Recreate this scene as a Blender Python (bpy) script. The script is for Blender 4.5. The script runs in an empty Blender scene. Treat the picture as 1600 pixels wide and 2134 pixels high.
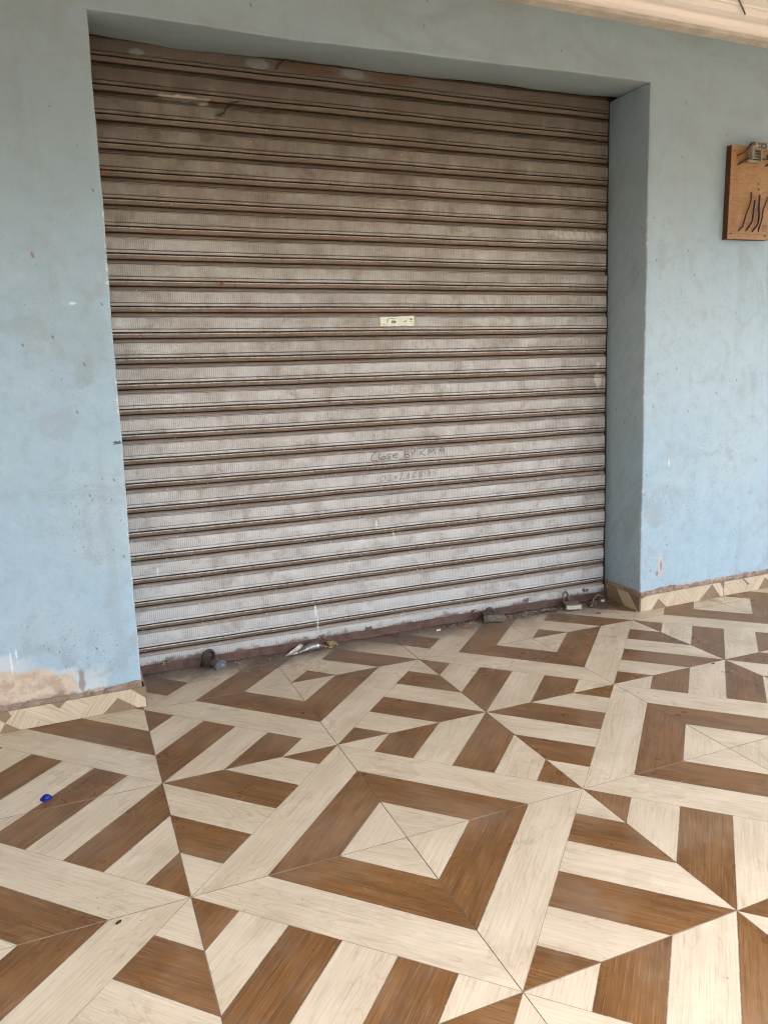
import bpy, bmesh, math, random
from mathutils import Vector, Matrix
random.seed(7)
SC = bpy.context.scene
COL = SC.collection

# ------------------------------------------------------------------ camera
T = 0.6                                   # floor tile side in metres
cam_d = bpy.data.cameras.new('camera')
cam = bpy.data.objects.new('camera', cam_d); COL.objects.link(cam)
cam.location = (0.420822, -3.008694, 1.31109)
cam.rotation_mode = 'XYZ'
cam.rotation_euler = (1.38338, 0.02753, -0.39206)
cam_d.sensor_fit = 'VERTICAL'; cam_d.sensor_height = 36.0
cam_d.lens = 1606.0 / 2134.0 * 36.0
cam_d.clip_start = 0.05; cam_d.clip_end = 2000
SC.camera = cam

# ------------------------------------------------------------------ sky, sun, exposure
SUN_EL, SUN_AZ = math.radians(58), math.radians(76)     # azimuth clockwise from +Y
world = bpy.data.worlds.new('World'); SC.world = world; world.use_nodes = True
wn = world.node_tree.nodes; wl = world.node_tree.links
bg = wn['Background']
sky = wn.new('ShaderNodeTexSky'); sky.sky_type = 'NISHITA'; sky.sun_disc = False
sky.sun_elevation = SUN_EL; sky.sun_rotation = SUN_AZ
sky.dust_density = 4.0; sky.air_density = 1.0; sky.ozone_density = 1.0
haze_sat = wn.new('ShaderNodeHueSaturation'); haze_sat.inputs['Saturation'].default_value = 0.5   # thin white overcast
wl.new(sky.outputs[0], haze_sat.inputs['Color']); wl.new(haze_sat.outputs[0], bg.inputs['Color']); bg.inputs['Strength'].default_value = 0.15
sun_d = bpy.data.lights.new('sun', 'SUN'); sun_d.energy = 0.9; sun_d.angle = math.radians(14)
sun_d.color = (1.0, 0.95, 0.88)
sun = bpy.data.objects.new('sun', sun_d); COL.objects.link(sun)
sdir = Vector((math.sin(SUN_AZ) * math.cos(SUN_EL), math.cos(SUN_AZ) * math.cos(SUN_EL), math.sin(SUN_EL)))
sun.rotation_euler = sdir.to_track_quat('Z', 'Y').to_euler()
sun.location = (6, -6, 8)
SC.view_settings.view_transform = 'Standard'; SC.view_settings.look = 'None'
SC.view_settings.gamma = 1.0; SC.view_settings.exposure = 3.0
SC.view_settings.use_curve_mapping = False
SC.render.engine = 'CYCLES'
SC.cycles.adaptive_threshold = 0.035; SC.cycles.filter_width = 1.15
SC.cycles.max_bounces = 6; SC.cycles.diffuse_bounces = 5; SC.cycles.glossy_bounces = 2
SC.cycles.caustics_reflective = False; SC.cycles.caustics_refractive = False

# ------------------------------------------------------------------ node helpers
class NG:
    def __init__(s, name, rough=0.6, spec=0.4):
        s.m = bpy.data.materials.new(name); s.m.use_nodes = True
        s.n = s.m.node_tree.nodes; s.l = s.m.node_tree.links
        s.b = s.n['Principled BSDF']
        s.b.inputs['Roughness'].default_value = rough
        s.b.inputs['Specular IOR Level'].default_value = spec
        s._pos = None; s.dim = '3D'
    def put(s, sock, v):
        if isinstance(v, bpy.types.NodeSocket): s.l.new(v, sock)
        elif v is not None:
            if isinstance(v, (tuple, list)) and len(v) == 3 and sock.type == 'RGBA': v = (*v, 1)
            sock.default_value = v
    def math(s, op, a, b=None, c=None, clamp=False):
        n = s.n.new('ShaderNodeMath'); n.operation = op; n.use_clamp = clamp
        s.put(n.inputs[0], a); s.put(n.inputs[1], b)
        if c is not None: s.put(n.inputs[2], c)
        return n.outputs[0]
    def add(s, *a):
        r = a[0]
        for x in a[1:]: r = s.math('ADD', r, x)
        return r
    def mul(s, *a):
        r = a[0]
        for x in a[1:]: r = s.math('MULTIPLY', r, x)
        return r
    def sub(s, a, b): return s.math('SUBTRACT', a, b)
    def inv(s, a): return s.math('SUBTRACT', 1.0, a, clamp=True)
    def mx(s, *a):
        r = a[0]
        for x in a[1:]: r = s.math('MAXIMUM', r, x)
        return r
    def smooth(s, v, lo, hi, a=0.0, b=1.0):
        n = s.n.new('ShaderNodeMapRange'); n.interpolation_type = 'SMOOTHSTEP'
        s.put(n.inputs['Value'], v); s.put(n.inputs['From Min'], lo); s.put(n.inputs['From Max'], hi)
        s.put(n.inputs['To Min'], a); s.put(n.inputs['To Max'], b)
        return n.outputs[0]
    def mix(s, f, a, b, mode='MIX'):
        n = s.n.new('ShaderNodeMix'); n.data_type = 'RGBA'; n.blend_type = mode; n.clamp_factor = True
        s.put(n.inputs[0], f); s.put(n.inputs[6], a); s.put(n.inputs[7], b)
        return n.outputs[2]
    def pos(s):
        if s._pos is None:
            g = s.n.new('ShaderNodeNewGeometry'); s._pos = g.outputs['Position']
        return s._pos
    def flatpos(s, a, b):
        """2D texture coordinate made of two mixes of the position (weights for x, y, z)"""
        X, Y, Z = s.xyz()
        def lin(w):
            t = [s.mul(v, k) if k != 1 else v for v, k in zip((X, Y, Z), w) if k]
            return s.add(*t)
        s.dim = '2D'
        return s.comb(lin(a), lin(b), 0.0)
    def xyz(s, v=None):
        n = s.n.new('ShaderNodeSeparateXYZ'); s.put(n.inputs[0], v if v is not None else s.pos()); return n.outputs
    def comb(s, x, y, z):
        n = s.n.new('ShaderNodeCombineXYZ')
        for i, v in enumerate((x, y, z)): s.put(n.inputs[i], v)
        return n.outputs[0]
    def vadd(s, a, b):
        n = s.n.new('ShaderNodeVectorMath'); n.operation = 'ADD'; s.put(n.inputs[0], a); s.put(n.inputs[1], b); return n.outputs[0]
    def vmul(s, a, b):
        n = s.n.new('ShaderNodeVectorMath'); n.operation = 'MULTIPLY'; s.put(n.inputs[0], a); s.put(n.inputs[1], b); return n.outputs[0]
    def rot(s, v, ang):
        n = s.n.new('ShaderNodeVectorRotate'); n.rotation_type = 'EULER_XYZ'; s.put(n.inputs['Vector'], v)
        n.inputs['Rotation'].default_value = ang; return n.outputs[0]
    def noise(s, v, scale, detail=3.0, rough=0.55, dist=0.0):
        n = s.n.new('ShaderNodeTexNoise'); n.noise_dimensions = s.dim; s.put(n.inputs['Vector'], v)
        n.inputs['Scale'].default_value = scale; n.inputs['Detail'].default_value = min(detail, 4)
        n.inputs['Roughness'].default_value = rough; n.inputs['Distortion'].default_value = dist
        return n.outputs['Fac']
    def voro(s, v, scale, rnd=1.0):
        n = s.n.new('ShaderNodeTexVoronoi'); n.voronoi_dimensions = s.dim; s.put(n.inputs['Vector'], v); n.inputs['Scale'].default_value = scale
        n.inputs['Randomness'].default_value = rnd
        return n.outputs['Distance'], n.outputs['Color']
    def uv(s):
        n = s.n.new('ShaderNodeUVMap'); return n.outputs[0]
    def rand(s):
        n = s.n.new('ShaderNodeObjectInfo'); return n.outputs['Random']
    def bump(s, h, strength=0.3, dist=0.002):
        n = s.n.new('ShaderNodeBump'); n.inputs['Strength'].default_value = strength; n.inputs['Distance'].default_value = dist
        s.put(n.inputs['Height'], h); s.l.new(n.outputs[0], s.b.inputs['Normal'])
    def col(s, c): s.put(s.b.inputs['Base Color'], c)
    def rough(s, r): s.put(s.b.inputs['Roughness'], r)
    def metal(s, r): s.put(s.b.inputs['Metallic'], r)
    def blob(s, p, cx, cz, rx, rz, wob=None, soft=0.35):
        """soft ellipse mask round (cx, cz) in the x/z plane; wob is a noise value that roughens its outline"""
        X, Y, Z = p
        a = s.math('DIVIDE', s.sub(X, cx), rx); b = s.math('DIVIDE', s.sub(Z, cz), rz)
        d = s.math('SQRT', s.add(s.mul(a, a), s.mul(b, b)))
        if wob is not None: d = s.add(d, wob)
        return s.smooth(d, 1.0 + soft, 1.0 - soft)

def speckle(g, vec, scale, keep, size, soft=0.04):
    """sparse specks: a cell shows one where its random value passes keep"""
    d, c = g.voro(vec, scale)
    r = g.xyz(c)[0]
    return g.mul(g.smooth(d, size + soft, size - soft), g.math('GREATER_THAN', r, keep))

# ------------------------------------------------------------------ materials
def mat_wall():
    g = NG('blue_wall_paint', 0.55, 0.3)
    X, Y, Z = g.xyz(); p = g.flatpos((1, 1, 0), (0, 1, 1))
    n1 = g.noise(p, 1.1, 3); n2 = g.noise(p, 5.0, 7, 0.62, 0.6); n3 = g.noise(p, 26, 5, 0.6)
    c = g.mix(g.smooth(n1, 0.35, 0.65), (0.318, 0.440, 0.520), (0.350, 0.452, 0.510))
    c = g.mix(g.mul(g.smooth(n2, 0.52, 0.72), 0.6), c, (0.275, 0.340, 0.365))
    c = g.mix(g.mul(g.smooth(n2, 0.44, 0.30), 0.5), c, (0.335, 0.460, 0.535))
    mot = g.noise(g.vadd(p, (1.7, 3.1, 0)), 13, 4, 0.65)
    c = g.mix(g.mul(g.smooth(mot, 0.50, 0.72), 0.42), c, (0.265, 0.345, 0.395))
    c = g.mix(g.mul(g.smooth(mot, 0.46, 0.30), 0.32), c, (0.40, 0.51, 0.575))
    # grey fingers of handling along the jamb, faint vertical runs
    runs = g.noise(g.vmul(p, (9.0, 0.7, 0)), 1.0, 5, 0.6)
    c = g.mix(g.mul(g.smooth(runs, 0.55, 0.75), 0.28), c, (0.25, 0.305, 0.325))
    # old tan grime on the lintel and below the ceiling
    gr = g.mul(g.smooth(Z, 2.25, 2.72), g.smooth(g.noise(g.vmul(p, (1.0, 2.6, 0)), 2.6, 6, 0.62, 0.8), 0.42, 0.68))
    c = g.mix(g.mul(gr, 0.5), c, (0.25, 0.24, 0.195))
    c = g.mix(g.mul(g.smooth(Z, 1.2, 2.6), 0.6), c, (0.235, 0.305, 0.335))  # paint dulled upward, part grime and part dimmer light put into the colour
    # grey rubbed patches, plus one grey patch above the wiring board
    wob = g.mul(g.sub(g.noise(p, 16, 5, 0.65), 0.5), 1.8)
    for (bx, bz, rx, rz, a) in ((0.50, 1.32, 0.034, 0.055, .7), (0.52, 1.42, 0.09, 0.13, .35), (0.395, 1.13, 0.07, 0.05, .45), (0.40, 1.62, 0.06, 0.14, .2),
                                (3.45, 1.52, 0.05, 0.03, .3), (3.34, 1.9, 0.08, 0.10, .2), (3.6, 2.37, 0.10, 0.05, .5),
                                (1.6, 2.68, 0.25, 0.07, .4), (2.3, 2.66, 0.25, 0.06, .5), (2.75, 2.62, 0.2, 0.05, .35)):
        c = g.mix(g.mul(g.blob((X, Y, Z), bx, bz, rx, rz, wob), a * .6), c, (0.245, 0.290, 0.305))
    wob2 = g.mul(g.sub(g.noise(p, 120, 3, 0.7), 0.5), 2.6)
    # chips and flecks, denser low on the wall
    low = g.smooth(Z, 2.6, 0.1)
    def flecks(rotn, sc, keep0, keep1, size, colr, amt, c):
        v = g.vmul(g.rot(p, (0, 0, rotn[1])), (1.0, 0.42, 0))
        keep = g.math('MULTIPLY_ADD', low, keep1 - keep0, keep0)
        return g.mix(g.mul(speckle(g, v, sc, keep, size), amt), c, colr)
    clus = g.smooth(g.noise(p, 2.3, 2, .5), 0.40, 0.62, 0.30, 1.0)
    c = flecks((0, 0.5, 0), 48, 0.998, 0.82, 0.09, (0.13, 0.16, 0.18), g.mul(clus, 0.8), c)
    c = flecks((0, 1.1, 0.2), 105, 0.99, 0.74, 0.13, (0.17, 0.205, 0.225), g.mul(clus, 0.65), c)
    c = flecks((0, -0.4, 0.4), 19, 0.97, 0.93, 0.05, (0.09, 0.10, 0.10), 0.8, c)
    c = flecks((0, 0.8, 0.9), 34, 1.0, 0.95, 0.10, (0.42, 0.32, 0.23), g.mul(clus, 0.7), c)
    c = flecks((0, 0.2, 0.5), 60, 1.0, 0.95, 0.09, (0.60, 0.66, 0.70), g.mul(clus, 0.55), c)
    # thin scratches
    for ang, keep in ((0.9, 0.86), (-0.35, 0.90)):
        v = g.vmul(g.rot(p, (0, 0, ang)), (1.0, 0.10, 0))
        c = g.mix(g.mul(speckle(g, v, 48, keep, 0.045, 0.02), low, clus, 0.6), c, (0.19, 0.225, 0.245))
    # filler patch above the left skirting
    pw = g.mul(g.sub(g.noise(p, 11, 6, 0.68), 0.5), 1.5)
    patch = g.mx(g.blob((X, Y, Z), 0.165, 0.115, 0.14, 0.115, pw, 0.16), g.blob((X, Y, Z), 0.285, 0.135, 0.085, 0.06, pw, 0.2), g.blob((X, Y, Z), -0.15, 0.14, 0.2, 0.06, pw, 0.12))
    pc = g.mix(g.smooth(g.noise(p, 22, 6, 0.65), 0.35, 0.68), (0.56, 0.455, 0.35), (0.41, 0.315, 0.235))
    halo = g.mx(g.blob((X, Y, Z), 0.33, 0.13, 0.14, 0.08, pw, 0.25), g.blob((X, Y, Z), 0.10, 0.24, 0.12, 0.05, pw, 0.3))
    c = g.mix(g.mul(halo, 0.55), c, (0.60, 0.62, 0.60))
    c = g.mix(patch, c, pc)
    gouge = g.mx(g.blob((X, Y, Z), 0.385, 0.15, 0.012, 0.035, wob), g.blob((X, Y, Z), 0.30, 0.085, 0.03, 0.03, wob, 0.2))
    c = g.mix(g.mul(gouge, 0.75), c, (0.22, 0.16, 0.12))
    # white run of paint, rust-red scar and other marks on the right
    runw = g.mx(g.blob((X, Y, Z), 0.150, 0.262, 0.003, 0.045, wob2, .3), g.blob((X, Y, Z), 0.170, 0.292, 0.003, 0.018, wob2, .3),
                g.blob((X, Y, Z), 0.487, 1.562, 0.011, 0.005, wob2, .2), g.blob((X, Y, Z), 3.29, 0.775, 0.004, 0.02, wob2, .3))
    c = g.mix(g.mul(runw, 0.6), c, (0.80, 0.82, 0.82))
    scar = g.blob((X, Y, Z), 3.262, 0.235, 0.014, 0.055, wob2, .3)
    scar2 = g.mx(g.blob((X, Y, Z), 3.265, 0.23, 0.006, 0.030, wob2, .3), g.blob((X, Y, Z), 3.238, 0.19, 0.008, 0.014, wob2, .3), g.blob((X, Y, Z), 0.372, 1.725, 0.004, 0.011, wob2, .3))
    c = g.mix(g.mul(scar, 0.75), c, (0.58, 0.47, 0.40)); c = g.mix(g.mul(scar2, 0.85), c, (0.30, 0.16, 0.10))
    dark = g.blob((X, Y, Z), 0.595, 1.055, 0.014, 0.007, wob2, .3)
    c = g.mix(g.mul(dark, 0.9), c, (0.05, 0.055, 0.05))
    # chipped arrises either side of the opening
    en = g.noise(p, 34, 5, 0.7)
    dl = g.math('ABSOLUTE', g.sub(X, g.math('MULTIPLY_ADD', Z, 0.0102, 0.600)))
    dr = g.math('ABSOLUTE', g.sub(X, g.math('MULTIPLY_ADD', Z, -0.0198, 3.132)))
    de = g.math('MINIMUM', dl, dr)
    face = g.smooth(g.sub(Y, g.math('MULTIPLY_ADD', X, 0.021, 0.0363)), 0.016, 0.004)
    below = g.mul(g.smooth(Z, 2.3, 1.9), face)
    chip = g.mul(g.smooth(g.sub(g.mul(g.smooth(en, 0.48, 0.80), g.smooth(g.noise(g.vadd(p, (5, 5, 0)), 4.5, 2), 0.38, 0.62), 0.016), de), -0.0012, 0.0012), below)
    c = g.mix(g.mul(chip, 0.85), c, (0.66, 0.62, 0.54))
    # brown scum where the skirting was bedded
    sk = g.smooth(g.add(Z, g.mul(g.sub(en, 0.5), 0.03)), 0.112, 0.098)
    c = g.mix(sk, c, g.mix(g.smooth(n3, .4, .65), (0.27, 0.19, 0.14), (0.45, 0.36, 0.28)))
    g.col(c)
    g.bump(g.add(g.mul(n2, 0.5), g.mul(n3, 0.25)), 0.45, 0.006)
    g.rough(g.math('MULTIPLY_ADD', patch, 0.3, 0.5))
    return g.m

def mat_tile(name, dark, skirting=False):
    g = NG(name, 0.4, 0.17)
    w = T * math.sqrt(2) / 6
    uv = g.uv(); U, V, _ = g.xyz(uv)
    rnd = g.rand()
    stripe = g.math('FLOOR', g.math('DIVIDE', g.add(V, 50 * w), w))
    seed = g.add(g.mul(rnd, 37.0), g.mul(stripe, 3.71))
    vec = g.comb(g.add(U, g.mul(seed, 3.3)), g.add(V, g.mul(seed, 1.7)), 0.0); g.dim = '2D'
    fibre = g.noise(g.vmul(vec, (8.0, 290.0, 0)), 1.0, 3, 0.65)
    fibre2 = g.noise(g.vmul(vec, (2.6, 120.0, 0)), 1.0, 3, 0.6)
    # broad figure of the growth rings
    wv = g.noise(g.vmul(vec, (1.6, 9.0, 0)), 1.0, 3, 0.5, 1.2)
    ring = g.math('SINE', g.mul(wv, 60.0))
    blot = g.noise(g.vmul(vec, (3.0, 11.0, 0)), 1.0, 3, 0.55)
    if not dark:
        c = g.mix(g.smooth(blot, 0.3, 0.7), (0.585, 0.488, 0.358), (0.52, 0.424, 0.300))
        c = g.mix(g.mul(g.smooth(fibre2, 0.46, 0.68), 0.34), c, (0.42, 0.33, 0.225))
        c = g.mix(g.mul(g.smooth(ring, 0.6, 1.0), g.smooth(blot, 0.4, 0.6), 0.38), c, (0.36, 0.275, 0.185))
        c = g.mix(g.mul(g.smooth(fibre, 0.54, 0.70), 0.42), c, (0.35, 0.265, 0.18))
        c = g.mix(g.mul(g.smooth(fibre, 0.42, 0.28), 0.35), c, (0.68, 0.57, 0.415))
        if skirting: c = g.mix(g.mul(g.smooth(fibre2, 0.48, 0.64), 0.35), c, (0.36, 0.27, 0.18))
    else:
        c = g.mix(g.smooth(blot, 0.3, 0.7), (0.195, 0.093, 0.032), (0.135, 0.062, 0.021))
        c = g.mix(g.mul(g.smooth(fibre2, 0.50, 0.70), 0.5), c, (0.075, 0.036, 0.016))
        c = g.mix(g.mul(g.smooth(fibre, 0.54, 0.68), 0.5), c, (0.28, 0.155, 0.07))
        c = g.mix(g.mul(g.smooth(fibre, 0.40, 0.28), 0.5), c, (0.07, 0.036, 0.020))
        if skirting: c = g.mix(0.5, c, (0.31, 0.25, 0.185))
    X, Y, Z = g.xyz(); p = g.flatpos((1, 0, 0), (0, 1, 1))
    dn = g.noise(p, 7, 4, 0.65); dn2 = g.noise(p, 38, 3, 0.7)
    # printed dark line along the edge of each stripe
    fr = g.math('FRACT', g.math('DIVIDE', g.add(V, 50 * w), w))
    ed = g.math('MINIMUM', fr, g.sub(1.0, fr))
    c = g.mix(g.mul(g.smooth(ed, 0.016, 0.006), g.smooth(dn2, 0.2, 0.5), 0.7 if not skirting else 0.0), c, (0.07, 0.045, 0.03))
    # floor dirt: grime drifted against the shutter and darkened further for contact shade, dusty film, stains
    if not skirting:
        grime_shade = g.smooth(g.add(Y, g.mul(g.sub(dn, 0.5), 0.22), g.mul(g.sub(dn2, .5), .10)), 0.13, 0.33)
        c = g.mix(g.mul(grime_shade, 0.88), c, g.mix(dn2, (0.045, 0.036, 0.03), (0.16, 0.125, 0.10)))
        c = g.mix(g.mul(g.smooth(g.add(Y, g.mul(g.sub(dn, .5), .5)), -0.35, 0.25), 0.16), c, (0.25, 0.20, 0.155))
        film_n = g.noise(p, 3.1, 4, 0.6)
        film = g.mul(g.smooth(film_n, 0.42, 0.7), 0.17)
        c = g.mix(film, c, (0.36, 0.29, 0.22))
        c = g.mix(g.mul(speckle(g, p, 21, 0.975, 0.05, 0.02), 0.0 if dark else 0.6), c, (0.10, 0.075, 0.055))
        scuff = g.mul(g.smooth(g.noise(g.vmul(g.rot(p, (0, 0, .5)), (2.0, 7.0, 0)), 2.2, 4, .65), .55, .70), .09)
        c = g.mix(g.mul(scuff, 0.4 if dark else 1.0), c, (0.27, 0.22, 0.17))
        stain = g.mul(g.smooth(g.noise(g.vadd(p, (9, 4, 2)), 5.5, 4, 0.55), 0.63, 0.69), 0.16)
        if not dark: c = g.mix(stain, c, (0.30, 0.21, 0.14))
    c = g.mix(g.mul(g.sub(rnd, 0.5), 0.10), c, (0.9, 0.85, 0.8), 'MULTIPLY')
    g.col(c)
    base_r = 0.36
    g.rough(base_r if skirting else g.smooth(film_n, 0.35, 0.72, 0.27, 0.46))
    return g.m

def mat_slat():
    g = NG('weathered_shutter_steel', 0.5, 0.4)
    X, Y, Z = g.xyz(); p = g.flatpos((1, 0, 0), (0, 0, 1)); rnd = g.rand()
    S = g.xyz(g.uv())[1]                    # metres down the slat from the top of its fluted band
    pr = g.comb(g.add(X, g.mul(rnd, 13.0)), Z, 0.0)
    n1 = g.noise(g.vmul(pr, (1.3, 2.0, 0)), 1.6, 5, 0.6); n2 = g.noise(pr, 9, 7, 0.66); n3 = g.noise(g.vmul(pr, (1, 0.35, 0)), 55, 5, 0.65)
    flat = g.mix(g.smooth(n1, 0.35, 0.68), (0.425, 0.41, 0.385), (0.335, 0.308, 0.275))
    flat = g.mix(g.mul(g.smooth(n2, 0.5, 0.72), 0.6), flat, (0.235, 0.195, 0.155))
    flat = g.mix(g.mul(g.smooth(n2, 0.46, 0.3), 0.5), flat, (0.50, 0.50, 0.475))
    flat = g.mix(g.mul(g.smooth(n3, 0.55, 0.75), 0.4), flat, (0.19, 0.155, 0.12))
    # flutes of the pressed band
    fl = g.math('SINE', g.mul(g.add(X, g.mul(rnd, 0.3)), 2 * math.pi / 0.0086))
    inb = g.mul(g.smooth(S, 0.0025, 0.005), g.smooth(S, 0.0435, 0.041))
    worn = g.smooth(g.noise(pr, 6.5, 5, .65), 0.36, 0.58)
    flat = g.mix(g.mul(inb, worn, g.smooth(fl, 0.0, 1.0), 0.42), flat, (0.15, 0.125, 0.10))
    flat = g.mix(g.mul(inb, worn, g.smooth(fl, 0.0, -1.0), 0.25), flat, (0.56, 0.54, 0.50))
    # brown film in the interlocks
    rb = g.mix(g.smooth(g.noise(g.vmul(pr, (1.2, 1, 0)), 4.0, 5, .6), 0.35, 0.65), (0.150, 0.103, 0.070), (0.195, 0.148, 0.108))
    rb = g.mix(g.mul(g.smooth(n3, 0.5, 0.75), 0.6), rb, (0.10, 0.062, 0.042))
    rb = g.mix(g.mul(g.smooth(g.noise(g.vmul(pr, (0.6, 1, 0)), 5.0, 3, .5), 0.58, 0.68), 0.35), rb, (0.17, 0.075, 0.05))
    m1 = g.mul(g.smooth(S, 0.0660, 0.0672), g.smooth(S, 0.096, 0.088))
    m0 = g.mx(g.mul(g.smooth(S, 0.0570, 0.0582), g.smooth(S, 0.0640, 0.0630)), g.mul(g.smooth(S, 0.0805, 0.0815), g.smooth(S, 0.0872, 0.0860)))
    c = g.mix(g.mul(m1, g.smooth(n2, 0.85, 0.2, 0.7, 1.0)), flat, rb)
    strip2 = g.mul(g.smooth(S, 0.086, 0.088), g.smooth(S, 0.0995, 0.0985))
    c = g.mix(g.mul(strip2, 0.55), c, (0.205, 0.150, 0.115))
    c = g.mix(m0, c, (0.048, 0.035, 0.026))  # shadow inside the interlock gaps put into the colour
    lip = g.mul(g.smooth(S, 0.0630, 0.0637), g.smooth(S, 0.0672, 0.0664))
    c = g.mix(g.mul(lip, g.smooth(n3, 0.75, 0.35), 0.95), c, (0.70, 0.63, 0.54))  # light caught by the rolled lip, painted as a pale line
    crease = g.mx(g.mul(g.smooth(S, 0.0448, 0.0455), g.smooth(S, 0.0480, 0.0470)), g.mul(g.smooth(S, 0.0978, 0.0988), g.smooth(S, 0.1012, 0.1004)))
    c = g.mix(g.mul(crease, 0.75), c, (0.06, 0.045, 0.036))
    # brown soot on the upper slats, with the dimmer light up there painted in
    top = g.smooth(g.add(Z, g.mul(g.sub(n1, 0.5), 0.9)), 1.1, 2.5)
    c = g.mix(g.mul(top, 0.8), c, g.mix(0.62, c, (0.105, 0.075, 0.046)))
    soot_shade = g.mul(g.smooth(g.add(Z, g.mul(g.sub(n2, 0.5), 0.5)), 1.9, 2.5), 0.62)
    c = g.mix(soot_shade, c, (0.062, 0.042, 0.027))
    # bare zinc low down
    zinc = g.mul(g.smooth(g.add(Z, g.mul(g.sub(n2, 0.5), 0.7)), 1.15, 0.15), g.smooth(S, 0.0575, 0.056), 0.62)
    c = g.mix(zinc, c, g.mix(g.add(g.mul(inb, worn, g.smooth(fl, 0.0, 1.0), .6), g.mul(g.smooth(n2, .5, .75), .5)), (0.55, 0.555, 0.55), (0.25, 0.24, 0.225)))
    runs = g.noise(g.vmul(p, (15.0, 0.8, 0)), 1.0, 4, .65)
    c = g.mix(g.mul(g.smooth(runs, 0.56, 0.75), 0.10), c, (0.115, 0.085, 0.062))
    # lime splashes, denser near the ground
    low = g.smooth(Z, 2.2, 0.1)
    keep = g.math('MULTIPLY_ADD', g.mul(low, low), -0.075, 0.998)
    sp = g.mx(speckle(g, g.vmul(p, (1, 0.7, 0)), 40, keep, 0.08, 0.04), speckle(g, g.vmul(g.vadd(p, (2, 5, 0)), (1, 0.6, 0)), 85, keep, 0.13, 0.05))
    c = g.mix(g.mul(sp, 0.8), c, (0.66, 0.64, 0.60))
    c = g.mix(g.mul(speckle(g, g.vadd(p, (7, 1, 0)), 60, 0.965, 0.12, 0.05), 0.7), c, (0.07, 0.055, 0.045))
    wob = g.mul(g.sub(g.noise(p, 40, 5, 0.7), 0.5), 1.6)
    q = (X, Y, Z)
    white = g.mx(g.blob(q, 1.434, 0.172, 0.006, 0.030, g.mul(wob, .5), .25), g.blob(q, 1.443, 0.115, 0.004, 0.035, g.mul(wob, .6), .25),
                 g.blob(q, 1.757, 0.565, 0.004, 0.018, g.mul(wob, .5), .25), g.blob(q, 1.847, 0.505, 0.003, 0.018, g.mul(wob, .5), .25),
                 g.mul(g.blob(q, 3.035, 1.205, 0.022, 0.035, wob, .3), 0.8), g.mul(g.blob(q, 3.035, 1.29, 0.014, 0.012, wob, .3), .8), g.blob(q, 0.73, 0.46, 0.004, 0.02, g.mul(wob, .5), .25))
    c = g.mix(g.mul(white, 0.85), c, (0.68, 0.65, 0.58))
    smear = g.mul(g.blob(q, 2.90, 1.933, 0.17, 0.022, g.mul(wob, 1.2), .4), g.smooth(n3, 0.3, 0.6))
    c = g.mix(g.mul(smear, 0.6), c, (0.60, 0.585, 0.55))
    smear2 = g.mx(g.blob(q, 0.98, 2.385, 0.10, 0.010, wob, .4), g.blob(q, 1.06, 2.372, 0.02, 0.008, wob, .3))
    c = g.mix(g.mul(smear2, 0.55), c, (0.52, 0.49, 0.44))
    dab = g.mx(g.blob(q, 1.29, 2.545, 0.05, 0.020, g.mul(wob, .8), .3), g.blob(q, 1.712, 2.55, 0.05, 0.020, g.mul(wob, .8), .3), g.blob(q, 0.815, 2.535, 0.025, 0.012, g.mul(wob, .8), .3))
    c = g.mix(g.mul(dab, 0.55), c, (0.27, 0.31, 0.30))
    brush = g.mul(g.mx(g.blob(q, 1.5, 2.55, 0.13, 0.022, wob, .3), g.blob(q, 1.9, 2.55, 0.10, 0.022, wob, .3)), .6)
    c = g.mix(brush, c, (0.10, 0.048, 0.025))
    mud = g.mx(g.blob(q, 1.125, 2.338, 0.022, 0.012, wob, .3), g.blob(q, 1.06, 2.25, 0.03, 0.02, g.mul(wob, 1.4), .3))
    c = g.mix(g.mul(mud, 0.55), c, (0.06, 0.045, 0.03))
    # rust eating the foot
    foot = g.smooth(g.add(Z, g.mul(g.sub(n2, 0.5), 0.10)), 0.062, 0.035)
    c = g.mix(g.mul(foot, 0.85), c, (0.095, 0.058, 0.042))
    g.col(c)
    g.metal(0.18)
    g.rough(g.math('MULTIPLY_ADD', n2, 0.3, 0.34))
    g.bump(g.add(g.mul(inb, fl, -0.4), g.mul(n2, 0.5)), 0.5, 0.0012)
    return g.m

def mat_simple(name, c1, c2, scale=20, rough=0.6, metal=0.0, bump=0.2, dist=0.002, spec=0.4, stretch=(1, 1, 1), obj=False):
    g = NG(name, rough, spec)
    if obj:
        t = g.n.new('ShaderNodeTexCoord'); v = t.outputs['Object']
    else: v = g.pos()
    v = g.vmul(v, stretch)
    n = g.noise(v, scale, 3, 0.65)
    c = g.mix(g.smooth(n, 0.35, 0.66), c1, c2)
    g.col(c); g.metal(metal)
    if bump > 0: g.bump(n, bump, dist)
    return g.m

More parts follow.
